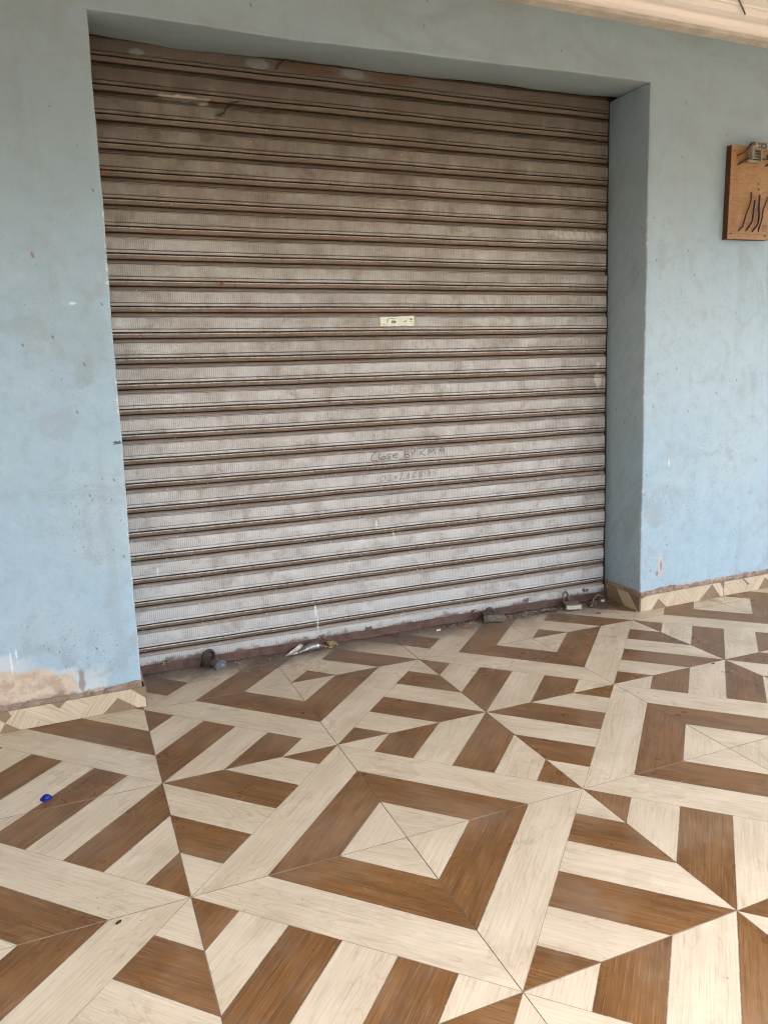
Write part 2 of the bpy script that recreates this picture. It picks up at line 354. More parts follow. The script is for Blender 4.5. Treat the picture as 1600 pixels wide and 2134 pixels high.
def mat_board():
    g = NG('varnished_board', 0.4, 0.4)
    p = g.pos(); X, Y, Z = g.xyz()
    f = g.noise(g.vmul(p, (22.0, 22.0, 170.0)), 1.0, 5, 0.6, 0.4)
    b = g.noise(p, 9, 6, 0.65)
    c = g.mix(g.smooth(b, 0.3, 0.7), (0.345, 0.205, 0.090), (0.265, 0.142, 0.056))
    c = g.mix(g.mul(g.smooth(f, 0.46, 0.66), 0.6), c, (0.21, 0.095, 0.034))
    smudge = g.mul(g.smooth(g.noise(g.vmul(p, (3, 3, 1)), 14, 5, .7), 0.56, 0.72), g.smooth(Z, 2.12, 2.0), g.smooth(Z, 1.93, 1.98))
    c = g.mix(g.mul(smudge, .6), c, (0.14, 0.07, 0.03))
    c = g.mix(g.mul(speckle(g, p, 70, 0.93, 0.15, 0.05), .7), c, (0.09, 0.04, 0.02))
    for z0 in (1.949, 1.918):
        ln = g.smooth(g.math('ABSOLUTE', g.sub(Z, z0)), 0.0016, 0.0007)
        c = g.mix(g.mul(ln, 0.55), c, (0.16, 0.075, 0.03))
    # the sawn, stained edges
    ng = g.n.new('ShaderNodeNewGeometry'); nx = g.xyz(ng.outputs['Normal'])
    edge = g.smooth(g.math('ABSOLUTE', nx[1]), 0.75, 0.45)
    c = g.mix(edge, c, g.mix(g.smooth(f, .4, .65), (0.10, 0.030, 0.013), (0.055, 0.02, 0.010)))
    g.col(c); g.rough(g.math('MULTIPLY_ADD', b, 0.3, 0.3)); g.bump(g.add(f, b), 0.2, 0.001)
    return g.m

M = {}
M['wall'] = mat_wall()
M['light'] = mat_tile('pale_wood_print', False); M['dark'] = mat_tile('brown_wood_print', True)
M['slight'] = mat_tile('pale_skirting_print', False, True); M['sdark'] = mat_tile('brown_skirting_print', True, True)
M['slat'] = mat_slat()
M['board'] = mat_board()
M['mortar'] = mat_simple('bedding_mortar', (0.20, 0.135, 0.10), (0.31, 0.235, 0.18), 30, 0.9, 0, 0.8, 0.004)
M['grout'] = mat_simple('grout', (0.15, 0.115, 0.085), (0.30, 0.24, 0.18), 6, 0.9, 0, 0)
M['cream'] = mat_simple('cream_ceiling_paint', (0.87, 0.835, 0.80), (0.84, 0.80, 0.755), 4, 0.6, 0, 0)
M['cream_dirty'] = mat_simple('cream_edge_strip', (0.62, 0.58, 0.51), (0.50, 0.46, 0.395), 9, 0.7, 0, 0)
M['rust'] = mat_simple('rusty_angle_iron', (0.085, 0.045, 0.035), (0.13, 0.075, 0.058), 24, 0.75, 0.2, 0.6, 0.002)
M['rail'] = mat_simple('dark_guide_steel', (0.018, 0.016, 0.014), (0.035, 0.03, 0.026), 20, 0.7, 0.2)
M['lockbody'] = mat_simple('old_lock_body', (0.23, 0.19, 0.15), (0.13, 0.10, 0.08), 60, 0.45, 0.5, 0.5, 0.001)
M['lockpale'] = mat_simple('worn_lock_label', (0.55, 0.52, 0.47), (0.40, 0.36, 0.31), 90, 0.5, 0.1)
M['lockdark'] = mat_simple('dark_lock_body', (0.15, 0.125, 0.10), (0.085, 0.068, 0.055), 60, 0.55, 0.4, 0.5, 0.001)
M['locksteel'] = mat_simple('blued_lock_steel', (0.22, 0.245, 0.28), (0.13, 0.145, 0.17), 80, 0.35, 0.6)
M['shackle'] = mat_simple('brown_shackle_steel', (0.20, 0.155, 0.12), (0.11, 0.085, 0.065), 80, 0.45, 0.5)
M['black'] = mat_simple('black_rubber', (0.012, 0.011, 0.010), (0.022, 0.019, 0.017), 60, 0.5, 0.0)
M['wire_black'] = mat_simple('black_wire_sheath', (0.014, 0.008, 0.010), (0.025, 0.012, 0.012), 60, 0.4)
M['wire_red'] = mat_simple('dark_red_wire_sheath', (0.10, 0.010, 0.010), (0.06, 0.008, 0.008), 60, 0.4)
M['terminal'] = mat_simple('grey_terminal_plastic', (0.30, 0.265, 0.215), (0.19, 0.165, 0.13), 60, 0.5)
M['terminal_dark'] = mat_simple('terminal_slot', (0.035, 0.028, 0.022), (0.06, 0.05, 0.04), 60, 0.6)
M['foil'] = mat_simple('crushed_foil', (0.36, 0.345, 0.34), (0.22, 0.20, 0.195), 40, 0.35, 0.75, 0.9, 0.004)
M['foilpale'] = mat_simple('torn_foil_end', (0.52, 0.46, 0.42), (0.34, 0.28, 0.25), 60, 0.5, 0.3, 0.8, 0.003)
M['blue'] = mat_simple('blue_plastic', (0.003, 0.013, 0.20), (0.002, 0.009, 0.15), 60, 0.25, 0.0, 0.1)
M['crumb'] = mat_simple('rubble_crumb', (0.26, 0.20, 0.155), (0.10, 0.075, 0.06), 60, 0.9, 0, 0.5)
M['pebble'] = mat_simple('tan_pebble', (0.34, 0.24, 0.13), (0.20, 0.125, 0.06), 50, 0.8, 0, 0.5)
M['paper'] = mat_simple('paper_scrap', (0.66, 0.64, 0.60), (0.55, 0.52, 0.47), 60, 0.8)
M['twig'] = mat_simple('dry_twig', (0.20, 0.14, 0.10), (0.11, 0.075, 0.05), 60, 0.8)
M['soot_shade'] = mat_simple('dark_fibre', (0.018, 0.014, 0.010), (0.03, 0.024, 0.018), 60, 0.9)
M['shard'] = mat_simple('terracotta_shard', (0.22, 0.105, 0.065), (0.16, 0.08, 0.05), 60, 0.8)
M['orange'] = mat_simple('orange_rust', (0.33, 0.13, 0.04), (0.20, 0.075, 0.03), 90, 0.8)
M['ink'] = mat_simple('pencil_ink', (0.035, 0.033, 0.032), (0.10, 0.095, 0.09), 150, 0.7)
M['sticker'] = mat_simple('pale_sticker', (0.72, 0.73, 0.60), (0.64, 0.68, 0.53), 50, 0.6)
M['stk_green'] = mat_simple('sticker_green_print', (0.20, 0.25, 0.15), (0.30, 0.34, 0.22), 90, 0.6)
M['stk_teal'] = mat_simple('sticker_teal_print', (0.06, 0.12, 0.13), (0.16, 0.24, 0.24), 200, 0.6)
M['stk_dark'] = mat_simple('sticker_dark_print', (0.05, 0.06, 0.05), (0.10, 0.11, 0.09), 90, 0.6)
M['stk_edge'] = mat_simple('sticker_torn_paper', (0.78, 0.76, 0.70), (0.70, 0.66, 0.60), 90, 0.7)
M['ground'] = mat_simple('pale_sandy_ground', (0.17, 0.15, 0.12), (0.13, 0.11, 0.09), 0.7, 0.9, 0, 0)
M['render_grey'] = mat_simple('grey_cement', (0.30, 0.28, 0.25), (0.24, 0.22, 0.20), 2, 0.9, 0, 0)

# ------------------------------------------------------------------ object helpers
def tag(o, label=None, cat=None, group=None, kind=None):
    if label: o['label'] = label
    if cat: o['category'] = cat
    if group: o['group'] = group
    if kind: o['kind'] = kind
    return o
def empty(name, loc=(0, 0, 0), rz=0):
    o = bpy.data.objects.new(name, None); COL.objects.link(o); o.location = loc; o.rotation_euler = (0, 0, rz)
    o.empty_display_size = 0.05
    return o
def link(name, me, parent=None, loc=None, rot=None):
    o = bpy.data.objects.new(name, me); COL.objects.link(o)
    if parent: o.parent = parent
    if loc: o.location = loc
    if rot: o.rotation_euler = rot
    return o
def mesh(name, verts, faces, mats, mi=None, smooth=False, uvs=None):
    me = bpy.data.meshes.new(name); me.from_pydata([tuple(v) for v in verts], [], faces)
    for m in (mats if isinstance(mats, (list, tuple)) else [mats]): me.materials.append(m)
    if mi: me.polygons.foreach_set('material_index', mi)
    if smooth: me.polygons.foreach_set('use_smooth', [True] * len(me.polygons))
    if uvs:
        l = me.uv_layers.new(name='UVMap')
        for p in me.polygons:
            for li, uvc in zip(p.loop_indices, uvs[p.index]): l.data[li].uv = uvc
    me.update(); return me
def from_bm(name, bm, mat, smooth=False):
    me = bpy.data.meshes.new(name); bm.to_mesh(me); bm.free()
    for m in (mat if isinstance(mat, (list, tuple)) else [mat]): me.materials.append(m)
    if smooth: me.polygons.foreach_set('use_smooth', [True] * len(me.polygons))
    return me
def box_bm(bm, x0, x1, y0, y1, z0, z1, bev=0.0, seg=2):
    r = bmesh.ops.create_cube(bm, size=1.0)
    vs = r['verts']
    for v in vs: v.co = Vector(((x0 + x1) / 2 + v.co.x * (x1 - x0), (y0 + y1) / 2 + v.co.y * (y1 - y0), (z0 + z1) / 2 + v.co.z * (z1 - z0)))
    if bev:
        es = list({e for v in vs for e in v.link_edges})
        bmesh.ops.bevel(bm, geom=es, offset=bev, segments=seg, affect='EDGES', profile=0.5)
def box(name, x0, x1, y0, y1, z0, z1, mat, parent=None, bev=0.0):
    bm = bmesh.new(); box_bm(bm, x0, x1, y0, y1, z0, z1, bev); return link(name, from_bm(name, bm, mat), parent)
def tube_bm(bm, pts, rad, n=8, cap=True):
    pts = [Vector(p) for p in pts]; rings = []
    up = Vector((0.13, 0.21, 0.97))
    for i, p in enumerate(pts):
        d = (pts[min(i + 1, len(pts) - 1)] - pts[max(i - 1, 0)]).normalized()
        a = d.cross(up)
        if a.length < 1e-3: a = d.cross(Vector((1, 0, 0)))
        a.normalize(); b = d.cross(a)
        r = rad[i] if isinstance(rad, (list, tuple)) else rad
        rings.append([bm.verts.new(p + a * (r * math.cos(2 * math.pi * k / n)) + b * (r * math.sin(2 * math.pi * k / n))) for k in range(n)])
    for r0, r1 in zip(rings, rings[1:]):
        for k in range(n): bm.faces.new((r0[k], r0[(k + 1) % n], r1[(k + 1) % n], r1[k]))
    if cap: bm.faces.new(rings[0][::-1]); bm.faces.new(rings[-1])
def spline(pts, k=6):
    out = []; P = [Vector(p) for p in pts]
    for i in range(len(P) - 1):
        p0, p1, p2, p3 = P[max(i - 1, 0)], P[i], P[i + 1], P[min(i + 2, len(P) - 1)]
        for j in range(k):
            t = j / k
            out.append(0.5 * ((2 * p1) + (-p0 + p2) * t + (2 * p0 - 5 * p1 + 4 * p2 - p3) * t * t + (-p0 + 3 * p1 - 3 * p2 + p3) * t ** 3))
    out.append(P[-1]); return out
def tube(name, pts, rad, mat, parent=None, n=8, sp=0):
    if sp: pts = spline(pts, sp)
    bm = bmesh.new(); tube_bm(bm, pts, rad, n)
    bmesh.ops.recalc_face_normals(bm, faces=bm.faces)
    return link(name, from_bm(name, bm, mat, True), parent)
def lump_bm(bm, c, r, sq=(1, 1, 1), rng=random):
    res = bmesh.ops.create_icosphere(bm, subdivisions=1, radius=r)
    R = Matrix.Rotation(rng.uniform(0, 6.28), 3, 'Z') @ Matrix.Rotation(rng.uniform(-.6, .6), 3, 'X')
    for v in res['verts']:
        k = rng.uniform(0.7, 1.2); v.co = R @ Vector((v.co.x * sq[0] * k, v.co.y * sq[1] * k, v.co.z * sq[2] * k)) + Vector(c)

# ------------------------------------------------------------------ ground outside and the porch floor
gnd = mesh('ground', [(-300, -600, -0.16), (300, -600, -0.16), (300, 600, -0.16), (-300, 600, -0.16)], [(0, 1, 2, 3)], M['ground'])
tag(link('ground', gnd), 'pale sandy ground beyond the porch', kind='structure')
PX0, PX1, PY0, PY1 = -1.7, 7.8, -4.6, 0.9
floor = box('floor', PX0, PX1, PY0, PY1, -0.155, -0.0035, M['grout'])
tag(floor, 'porch floor of pale and brown wood print tiles', kind='structure')

w6 = T * math.sqrt(2) / 6
def tile_mesh():
    D = math.sqrt(2) / 2; s2 = math.sqrt(.5); G = T - 0.0024
    polys = []                                  # (points in (a, b), dark?, grain along a?)
    for k, dk in enumerate((0, 1, 0)):          # nested bands round corner C
        b0, b1 = -D + k * D / 3, -D + (k + 1) * D / 3
        w0, w1 = D + b0, D + b1
        polys.append(([(-w0, b0), (w0, b0), (w1, b1), (-w1, b1)] if k else [(0, b0), (w1, b1), (-w1, b1)], dk, True))
    for k, dk in enumerate((0, 1, 0, 1, 0, 1)):  # rays towards the star corner
        a0, a1 = -D + k * D / 3, -D + (k + 1) * D / 3
        h0, h1 = max(D - abs(a0), 0), max(D - abs(a1), 0)
        pts = [(a0, 0), (a1, 0)]
        if h1 > 1e-6: pts.append((a1, h1))
        if h0 > 1e-6: pts.append((a0, h0))
        polys.append((pts, dk, False))
    V, F, MI, UV = [], [], [], []
    for pts, dk, along in polys:
        f = []
        for a, b in pts:
            x, y = (a + b) * s2, (b - a) * s2
            V.append((x * G, y * G, 0)); f.append(len(V) - 1)
        area = sum(V[f[i]][0] * V[f[(i + 1) % len(f)]][1] - V[f[(i + 1) % len(f)]][0] * V[f[i]][1] for i in range(len(f)))
        uv = [((a * T, b * T) if along else (b * T + 5, a * T)) for a, b in pts]
        if area < 0: f.reverse(); uv.reverse()
        F.append(f); MI.append(dk); UV.append(uv)
    h = G / 2; e = 0.0009
    base = len(V)
    cs = [(-1, -1), (1, -1), (1, 1), (-1, 1)]
    for x, y in cs: V.append((x * h, y * h, 0))
    for x, y in cs: V.append((x * (h + e), y * (h + e), -e))
    for x, y in cs: V.append((x * (h + e), y * (h + e), -0.008))
    for lv in (0, 4):
        for i in range(4):
            j = (i + 1) % 4
            F.append([base + lv + i, base + lv + 4 + i, base + lv + 4 + j, base + lv + j][::-1]); MI.append(2); UV.append([(0.05, .05)] * 4)
    return V, F, MI, UV
TV, TF, TM, TU = tile_mesh()
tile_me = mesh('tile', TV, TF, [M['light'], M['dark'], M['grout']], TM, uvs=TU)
MIS = {(0, 0): (1, 0), (2, -1): (2, -1), (4, -1): (4, -1)}
def tile_pose(i, j):
    cx, cy = MIS.get((i, j), (i if i % 2 == 0 else i + 1, j if j % 2 == 0 else j + 1))
    dx = -1 if cx == i else 1; dy = 1 if cy == j else -1
    return ((i + .5) * T, -(j + .5) * T), math.atan2(dy, dx) - math.radians(225)
far = []
for j in range(-1, 8):
    for i in range(-3, 13):
        (x, y), r = tile_pose(i, j)
        if -2 <= i <= 7 and j <= 3:
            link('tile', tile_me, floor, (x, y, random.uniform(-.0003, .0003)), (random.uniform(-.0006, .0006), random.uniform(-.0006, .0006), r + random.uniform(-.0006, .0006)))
        elif PX0 + .3 < x < PX1 - .3:
            far.append((x, y, r))
V, F, MI, UV = [], [], [], []
for x, y, r in far:
    n = len(V); c, s = math.cos(r), math.sin(r)
    V += [(x + vx * c - vy * s, y + vx * s + vy * c, vz) for vx, vy, vz in TV]
    F += [[n + k for k in f] for f in TF]; MI += TM; UV += TU
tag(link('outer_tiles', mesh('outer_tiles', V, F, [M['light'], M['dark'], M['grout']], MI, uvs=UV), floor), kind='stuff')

# ------------------------------------------------------------------ shop building: wall, room behind, skirting
CEIL = 2.802
YS = 0.37452                                   # plane of the roller shutter
def yw(x): return 0.038 + 0.021 * (x - 0.08)   # wall face, a degree off the tile grid
def jit(a, b=0.0, amp=0.0011):
    return amp * (1.3 * math.sin(a * 7.3 + b) + .6 * math.sin(a * 23.1 + 2 * b + 1) + .22 * math.sin(a * 61 + b * 3))
def xl(z): return 0.600 + 0.0102 * z + jit(z, 0.4)
def xr(z): return 3.132 - 0.0198 * z + jit(z, 2.2)
def interp(x, tab):
    if x <= tab[0][0]: return tab[0][1]
    for (a, b), (c, d) in zip(tab, tab[1:]):
        if x <= c: return b + (d - b) * (x - a) / (c - a)
    return tab[-1][1]
def ztop(x): return interp(x, ((.626, 2.536), (1.336, 2.533), (2.171, 2.553), (3.081, 2.574))) + jit(x, 1.1, .0010)
def zin(x): return interp(x, ((.64, 2.567), (.75, 2.564), (.95, 2.557), (1.3, 2.563), (2.0, 2.566), (2.6, 2.572), (3.06, 2.5785))) + jit(x, 3.1, .0018)
building = tag(empty('shop_building', (1.86, 0.1, 0)), 'pale blue plastered shop front with a deep square doorway', 'building')
def bpart(name, me, parent=None):
    o = link(name, me, parent or building)
    if not parent: o.matrix_parent_inverse = building.matrix_world.inverted() if False else Matrix.Translation((-1.86, -0.1, 0))
    return o
V, F = [], []
def loft(rows):
    n = len(V); k = len(rows[0])
    for r in rows: V.extend(r)
    for i in range(len(rows) - 1):
        for j in range(k - 1):
            F.append((n + i * k + j, n + i * k + j + 1, n + (i + 1) * k + j + 1, n + (i + 1) * k + j))
R_ = 0.007; YB = YS + 0.13
NZ = 150
rowsL, rowsR = [], []
for q in range(NZ + 1):
    t = q / NZ
    zz = t * 2.54; x = xl(zz)
    prof = [(PX0, yw(PX0)), (x - 1.0, yw(x - 1.0)), (x - R_ - .03, yw(x - R_ - .03))]
    for k in range(5):
        a = k / 4 * math.pi / 2; prof.append((x - R_ + R_ * math.sin(a), yw(x) + R_ - R_ * math.cos(a)))
    prof += [(x, YS), (x, YB)]
    rowsL.append([(px, py, t * ztop(px if px > .626 else .626)) for px, py in prof])
    zz = t * 2.57; x = xr(zz)
    prof = [(PX1, yw(PX1)), (x + 1.0, yw(x + 1.0)), (x + R_ + .03, yw(x + R_ + .03))]
    for k in range(5):
        a = k / 4 * math.pi / 2; prof.append((x + R_ - R_ * math.sin(a), yw(x) + R_ - R_ * math.cos(a)))
    prof += [(x, YS), (x, YB)]
    rowsR.append([(px, py, t * ztop(px if px < 3.081 else 3.081)) for px, py in prof])
loft([r[::-1] for r in rowsL]); loft(rowsR)
X0, X1 = .612, 3.10                            # span of the rounded lintel arris
xs = [.6 + k * (3.11 - .6) / 200 for k in range(201)]
def zt_(x): return ztop(min(max(x, .626), 3.081))
loft([[(x, yw(x), CEIL + .10), (x, yw(x), zt_(x))] for x in (PX0, -.5, .4, xs[0], X0)])
loft([[(x, yw(x), CEIL + .10), (x, yw(x), zt_(x))] for x in (X1, xs[-1], 3.4, 4.5, PX1)])
ins = [X0] + [x for x in xs if X0 < x < X1] + [X1]
loft([[(x, yw(x), CEIL + .10), (x, yw(x), zt_(x) + R_)] for x in ins])
rows = []
for x in ins:
    zt, zi, y = zt_(x), zin(x), yw(x); prof = []
    for k in range(5):
        a = k / 4 * math.pi / 2; prof.append((y + R_ - R_ * math.cos(a), zt + R_ - R_ * math.sin(a)))
    ye = YS - .020 + jit(x, .7, .0015)
    prof += [(y + .16, (zt * .45 + zi * .55)), (ye - .01, zi), (ye, zi + .003), (ye + .003, zi + .09)]
    rows.append([(x, py, pz) for py, pz in prof])
loft(rows)
wall = bpart('wall', mesh('wall', V, F, M['wall'], smooth=True))
bm = bmesh.new()                                # closed room behind the shutter and the masonry round it
box_bm(bm, PX0, PX1, 3.4, 3.6, -.1, CEIL + .2)
box_bm(bm, PX0 - .2, PX0 - .001, yw(PX0), 3.6, -.1, CEIL + .2)
box_bm(bm, PX1 + .001, PX1 + .2, yw(PX1), 3.6, -.1, CEIL + .2)
box_bm(bm, PX0, xl(0) - .02, YB - .03, YB + .1, -.1, CEIL + .2)
box_bm(bm, 3.15, PX1, YB - .03, YB + .1, -.1, CEIL + .2)
box_bm(bm, xl(0) - .02, 3.15, YB - .03, YB + .1, 2.68, CEIL + .2)
box_bm(bm, xl(0) - .02, 3.15, yw(3.2) + .03, YB - .03, 2.665, CEIL + .2)
box_bm(bm, PX0, PX1, PY1, 3.4, -.12, -.02)
bpart('room_shell', from_bm('room_shell', bm, M['render_grey']))

bm = bmesh.new(); box_bm(bm, PX0 - .2, PX0 - .001, -8.5, yw(PX0) - .001, -.2, 7.0)  # unseen wall added on the left to block sky light
bpart('light_blocker_wall', from_bm('light_blocker_wall', bm, M['render_grey']))
# skirting: cut tiles on a mortar bed, front run, jamb return
def skirt(name_mat, p0, p1, h, thick, polys, parent, ends=(True, True)):
    """cut skirting tile from p0 to p1 (plan points), polys given along it in metres and in height fraction"""
    d = Vector((p1[0] - p0[0], p1[1] - p0[1], 0)); L = d.length; d.normalize(); nrm = Vector((d.y, -d.x, 0))
    Vv, Ff, Mi, Uu = [], [], [], []
    def P(s, hh, o): return Vector((p0[0], p0[1], 0)) + d * s + nrm * o + Vector((0, 0, hh))
    for pts, dk, ang in polys:
        f = []; uv = []
        ca, sa = math.cos(ang), math.sin(ang)
        for s, hf in pts:
            Vv.append(P(s * L, .001 + hf * h, thick)); f.append(len(Vv) - 1)
            x, y = s * L, hf * h
            uv.append((x * ca + y * sa, -x * sa + y * ca + 0.07))
        area = sum(pts[i][0] * pts[(i + 1) % len(pts)][1] - pts[(i + 1) % len(pts)][0] * pts[i][1] for i in range(len(pts)))
        if area < 0: f.reverse(); uv.reverse()
        Ff.append(f); Mi.append(dk); Uu.append(uv)
    b = len(Vv)
    for o in (thick - .0001, 0):
        for s, hh in ((0, .001), (L, .001), (L, h + .001), (0, h + .001)): Vv.append(P(s, hh, o))
    for i in range(4):
        j = (i + 1) % 4; Ff.append([b + i, b + 4 + i, b + 4 + j, b + j]); Mi.append(1); Uu.append([(.05, .05)] * 4)
    return link('skirting_tile', mesh('skirting_tile', Vv, Ff, [M['slight'], M['sdark']], Mi, uvs=Uu), parent)
LEFT = [  # fractions of a 0.55 m piece, 0 = left end
    ([(0, 0), (.03, 0), (.075, .45), (0, .9)], 0, 1.0), ([(0, .9), (.075, .45), (.115, .75), (.10, 1), (0, 1)], 1, .5),
    ([(.03, 0), (.165, 0), (.075, .45)], 1, -1.2), ([(.165, 0), (.33, 0), (.205, .78), (.19, 1), (.10, 1), (.115, .75), (.075, .45)], 0, 1.05),
    ([(.33, 0), (.43, 0), (.545, 0), (.42, .68), (.37, 1), (.19, 1), (.205, .78)], 0, -.6), ([(.37, 1), (.42, .68), (.47, 1)], 1, .9),
    ([(.42, .68), (.545, 0), (.56, .22), (.675, 1), (.47, 1)], 0, -.75), ([(.545, 0), (.70, 0), (.81, .68), (.83, 1), (.675, 1), (.56, .22)], 0, .95),
    ([(.70, 0), (.945, 0), (.81, .68)], 1, -1.45), ([(.81, .68), (.945, 0), (1, 0), (1, .42), (.905, 1), (.83, 1)], 0, 1.4), ([(.905, 1), (1, .42), (1, 1)], 1, .3)]
RIGHT = [  # fractions of a 0.585 m piece, 0 = corner
    ([(0, .82), (.07, 1), (0, 1)], 1, .2), ([(0, 0), (.125, 0), (.205, .66), (.19, 1), (.07, 1), (0, .82)], 0, .9),
    ([(.125, 0), (.305, 0), (.205, .66)], 1, 1.45), ([(.205, .66), (.305, 0), (.46, 0), (.36, 1), (.19, 1)], 0, .95),
    ([(.46, 0), (.55, .1), (.595, .47), (.51, 1), (.36, 1)], 0, -.75), ([(.51, 1), (.595, .47), (.64, 1)], 0, -.5),
    ([(.46, 0), (.70, 0), (.85, 1), (.64, 1), (.595, .47), (.55, .1)], 0, .95), ([(.70, 0), (.965, 0), (.85, 1)], 1, 1.5),
    ([(.85, 1), (.965, 0), (1, 0), (1, .45), (.95, 1)], 0, -1.1), ([(.95, 1), (1, .45), (1, 1)], 1, 1.0)]
RIGHT2 = [
    ([(0, .5), (.07, .5), (.1, 1), (0, 1)], 0, .15), ([(0, 0), (.15, 0), (.07, .5), (0, .5)], 0, -1.0), ([(.07, .5), (.15, 0), (.255, 0), (.30, .45), (.22, 1), (.1, 1)], 0, -.9),
    ([(.22, 1), (.30, .45), (.32, .55), (.24, 1)], 1, -.8), ([(.255, 0), (.44, 0), (.52, .8), (.5, 1), (.24, 1), (.32, .55)], 0, .8), ([(.44, 0), (.66, 0), (.52, .8)], 1, 1.2),
    ([(.52, .8), (.66, 0), (.85, 0), (.74, 1), (.5, 1)], 0, .9), ([(.74, 1), (.85, 0), (1, 0), (1, 1)], 0, -.7)]
TH = 0.010; HS = 0.082
def bed(name, pts, h, off, parent=None):
    """ragged mortar bed following plan points, standing off the wall"""
    Vv, Ff = [], []; rng = random.Random(3)
    P = []
    for (a, b) in zip(pts, pts[1:]):
        n = max(2, int((Vector(b) - Vector(a)).length / .012))
        for k in range(n): P.append((Vector(a).lerp(Vector(b), k / n), (Vector(b) - Vector(a)).normalized()))
    P.append((Vector(pts[-1]), P[-1][1]))
    for p, d in P:
        nrm = Vector((d.y, -d.x)); hh = h + rng.uniform(-.003, .004) + .005 * math.sin(p.x * 9 + p.y * 31) + .004 * math.sin(p.x * 23 + 1); o = off + rng.uniform(-.003, .0015)
        for oo, z in ((-.004, 0), (o, 0), (o, HS + .001), (o - .0005, hh - .005), (o - .005, hh), (-.004, hh + rng.uniform(0, .004))):
            q = p + nrm * oo; Vv.append((q.x, q.y, z))
    for i in range(len(P) - 1):
        for j in range(5): Ff.append((i * 6 + j, i * 6 + j + 1, (i + 1) * 6 + j + 1, (i + 1) * 6 + j))
    return bpart(name, mesh(name, Vv, Ff, M['mortar']))
xa, xb = xl(0.05), xr(0.05)
bedL = bed('skirting', [(PX0 + .1, yw(PX0)), (xa + .001, yw(xa)), ], 0.101, .009)
bedLr = bed('skirting', [(xa, yw(xa) - .006), (xa, YS - .02)], 0.101, .009)
bedR = bed('skirting', [(xb, YS - .02), (xb, yw(xb) - .006)], 0.101, .009)
bedR2 = bed('skirting', [(xb - .001, yw(xb)), (PX1 - .1, yw(PX1))], 0.101, .009)
def front(x0, x1, polys, par): skirt('t', (x0, yw(x0) - .006), (x1, yw(x1) - .006), HS, TH, polys, par)
front(xa + .010 - .545, xa + .010, LEFT, bedL)
front(xa + .010 - .545 - .603, xa + .010 - .548, RIGHT, bedL); front(xa + .010 - 1.75, xa + .010 - 1.151, LEFT, bedL)
front(xb - .009, xb + .575, RIGHT, bedR2); front(xb + .578, xb + 1.178, RIGHT2, bedR2); front(xb + 1.181, xb + 1.781, LEFT, bedR2)
JAMB = [([(0, 0), (.42, 0), (.22, 1), (0, 1)], 1, .3), ([(.42, 0), (.92, 0), (.62, 1), (.22, 1)], 0, -1.1), ([(.92, 0), (1, 0), (1, 1), (.62, 1)], 1, .2)]
JAMB = [([(0, 0), (.55, 0), (.28, 1), (0, 1)], 1, .3), ([(.55, 0), (.96, 0), (.66, 1), (.28, 1)], 0, -1.1), ([(.96, 0), (1, 0), (1, 1), (.66, 1)], 1, .2)]
skirt('t', (xb - .006, YS - .025), (xb - .006, yw(xb) - .014), HS, TH, JAMB, bedR)
skirt('t', (xa + .006, yw(xa) - .014), (xa + .006, YS - .025), HS, TH, JAMB, bedLr)

# ------------------------------------------------------------------ porch ceiling with its moulded edge, roof slab
CANOPY = -2.25                                 # outer edge of the porch roof
ceil_o = box('ceiling', PX0, PX1, CANOPY + .05, -0.42, CEIL + .07, CEIL + .30, M['cream'])
tag(ceil_o, 'cream porch ceiling with a moulded border along the wall', kind='structure')
prof = [(.14, .0), (.135, 0), (.012, -.006), (.008, .012), (.002, .016), (-.003, .008), (-.010, .000), (-.018, .002), (-.024, .016), (-.028, .018), (-.032, .008), (-.040, -.001), (-.048, .004), (-.053, .020),
        (-.058, .024), (-.085, .022), (-.110, .028), (-.128, .044), (-.132, .056), (-.136, .056), (-.139, .044), (-.148, .042), (-.152, .048), (-.20, .056), (-.203, .066), (-.207, .066), (-.212, .058), (-.22, .066), (-.46, .0705)]
def moulding(name, a, b, mat):
    Vv, Ff = [], []
    for k in range(2):
        x = PX0 if k == 0 else PX1
        for y, z in prof[a:b]: Vv.append((x, y + yw(x) - .079, CEIL + z + .006 * (x - 2.3) / 1.5))
    n = b - a
    for j in range(n - 1): Ff.append((j, j + 1, n + j + 1, n + j))
    return link(name, mesh(name, Vv, Ff, mat), ceil_o)
box('light_blocker_beam', PX0, PX1, CANOPY, CANOPY + .2, 2.32, CEIL + .069, M['cream'], ceil_o)  # out-of-view beam added at the roof edge to darken the upper wall
moulding('wall_strip', 0, 4, M['cream_dirty'])
moulding('bead_moulding', 3, 15, M['cream'])
moulding('cove_moulding', 14, len(prof), M['cream'])
roof = box('roof_slab', PX0 - .3, PX1 + .3, CANOPY, 3.7, CEIL + .301, CEIL + .45, M['render_grey'])
roof.parent = building; roof.matrix_parent_inverse = Matrix.Translation((-1.86, -0.1, 0))

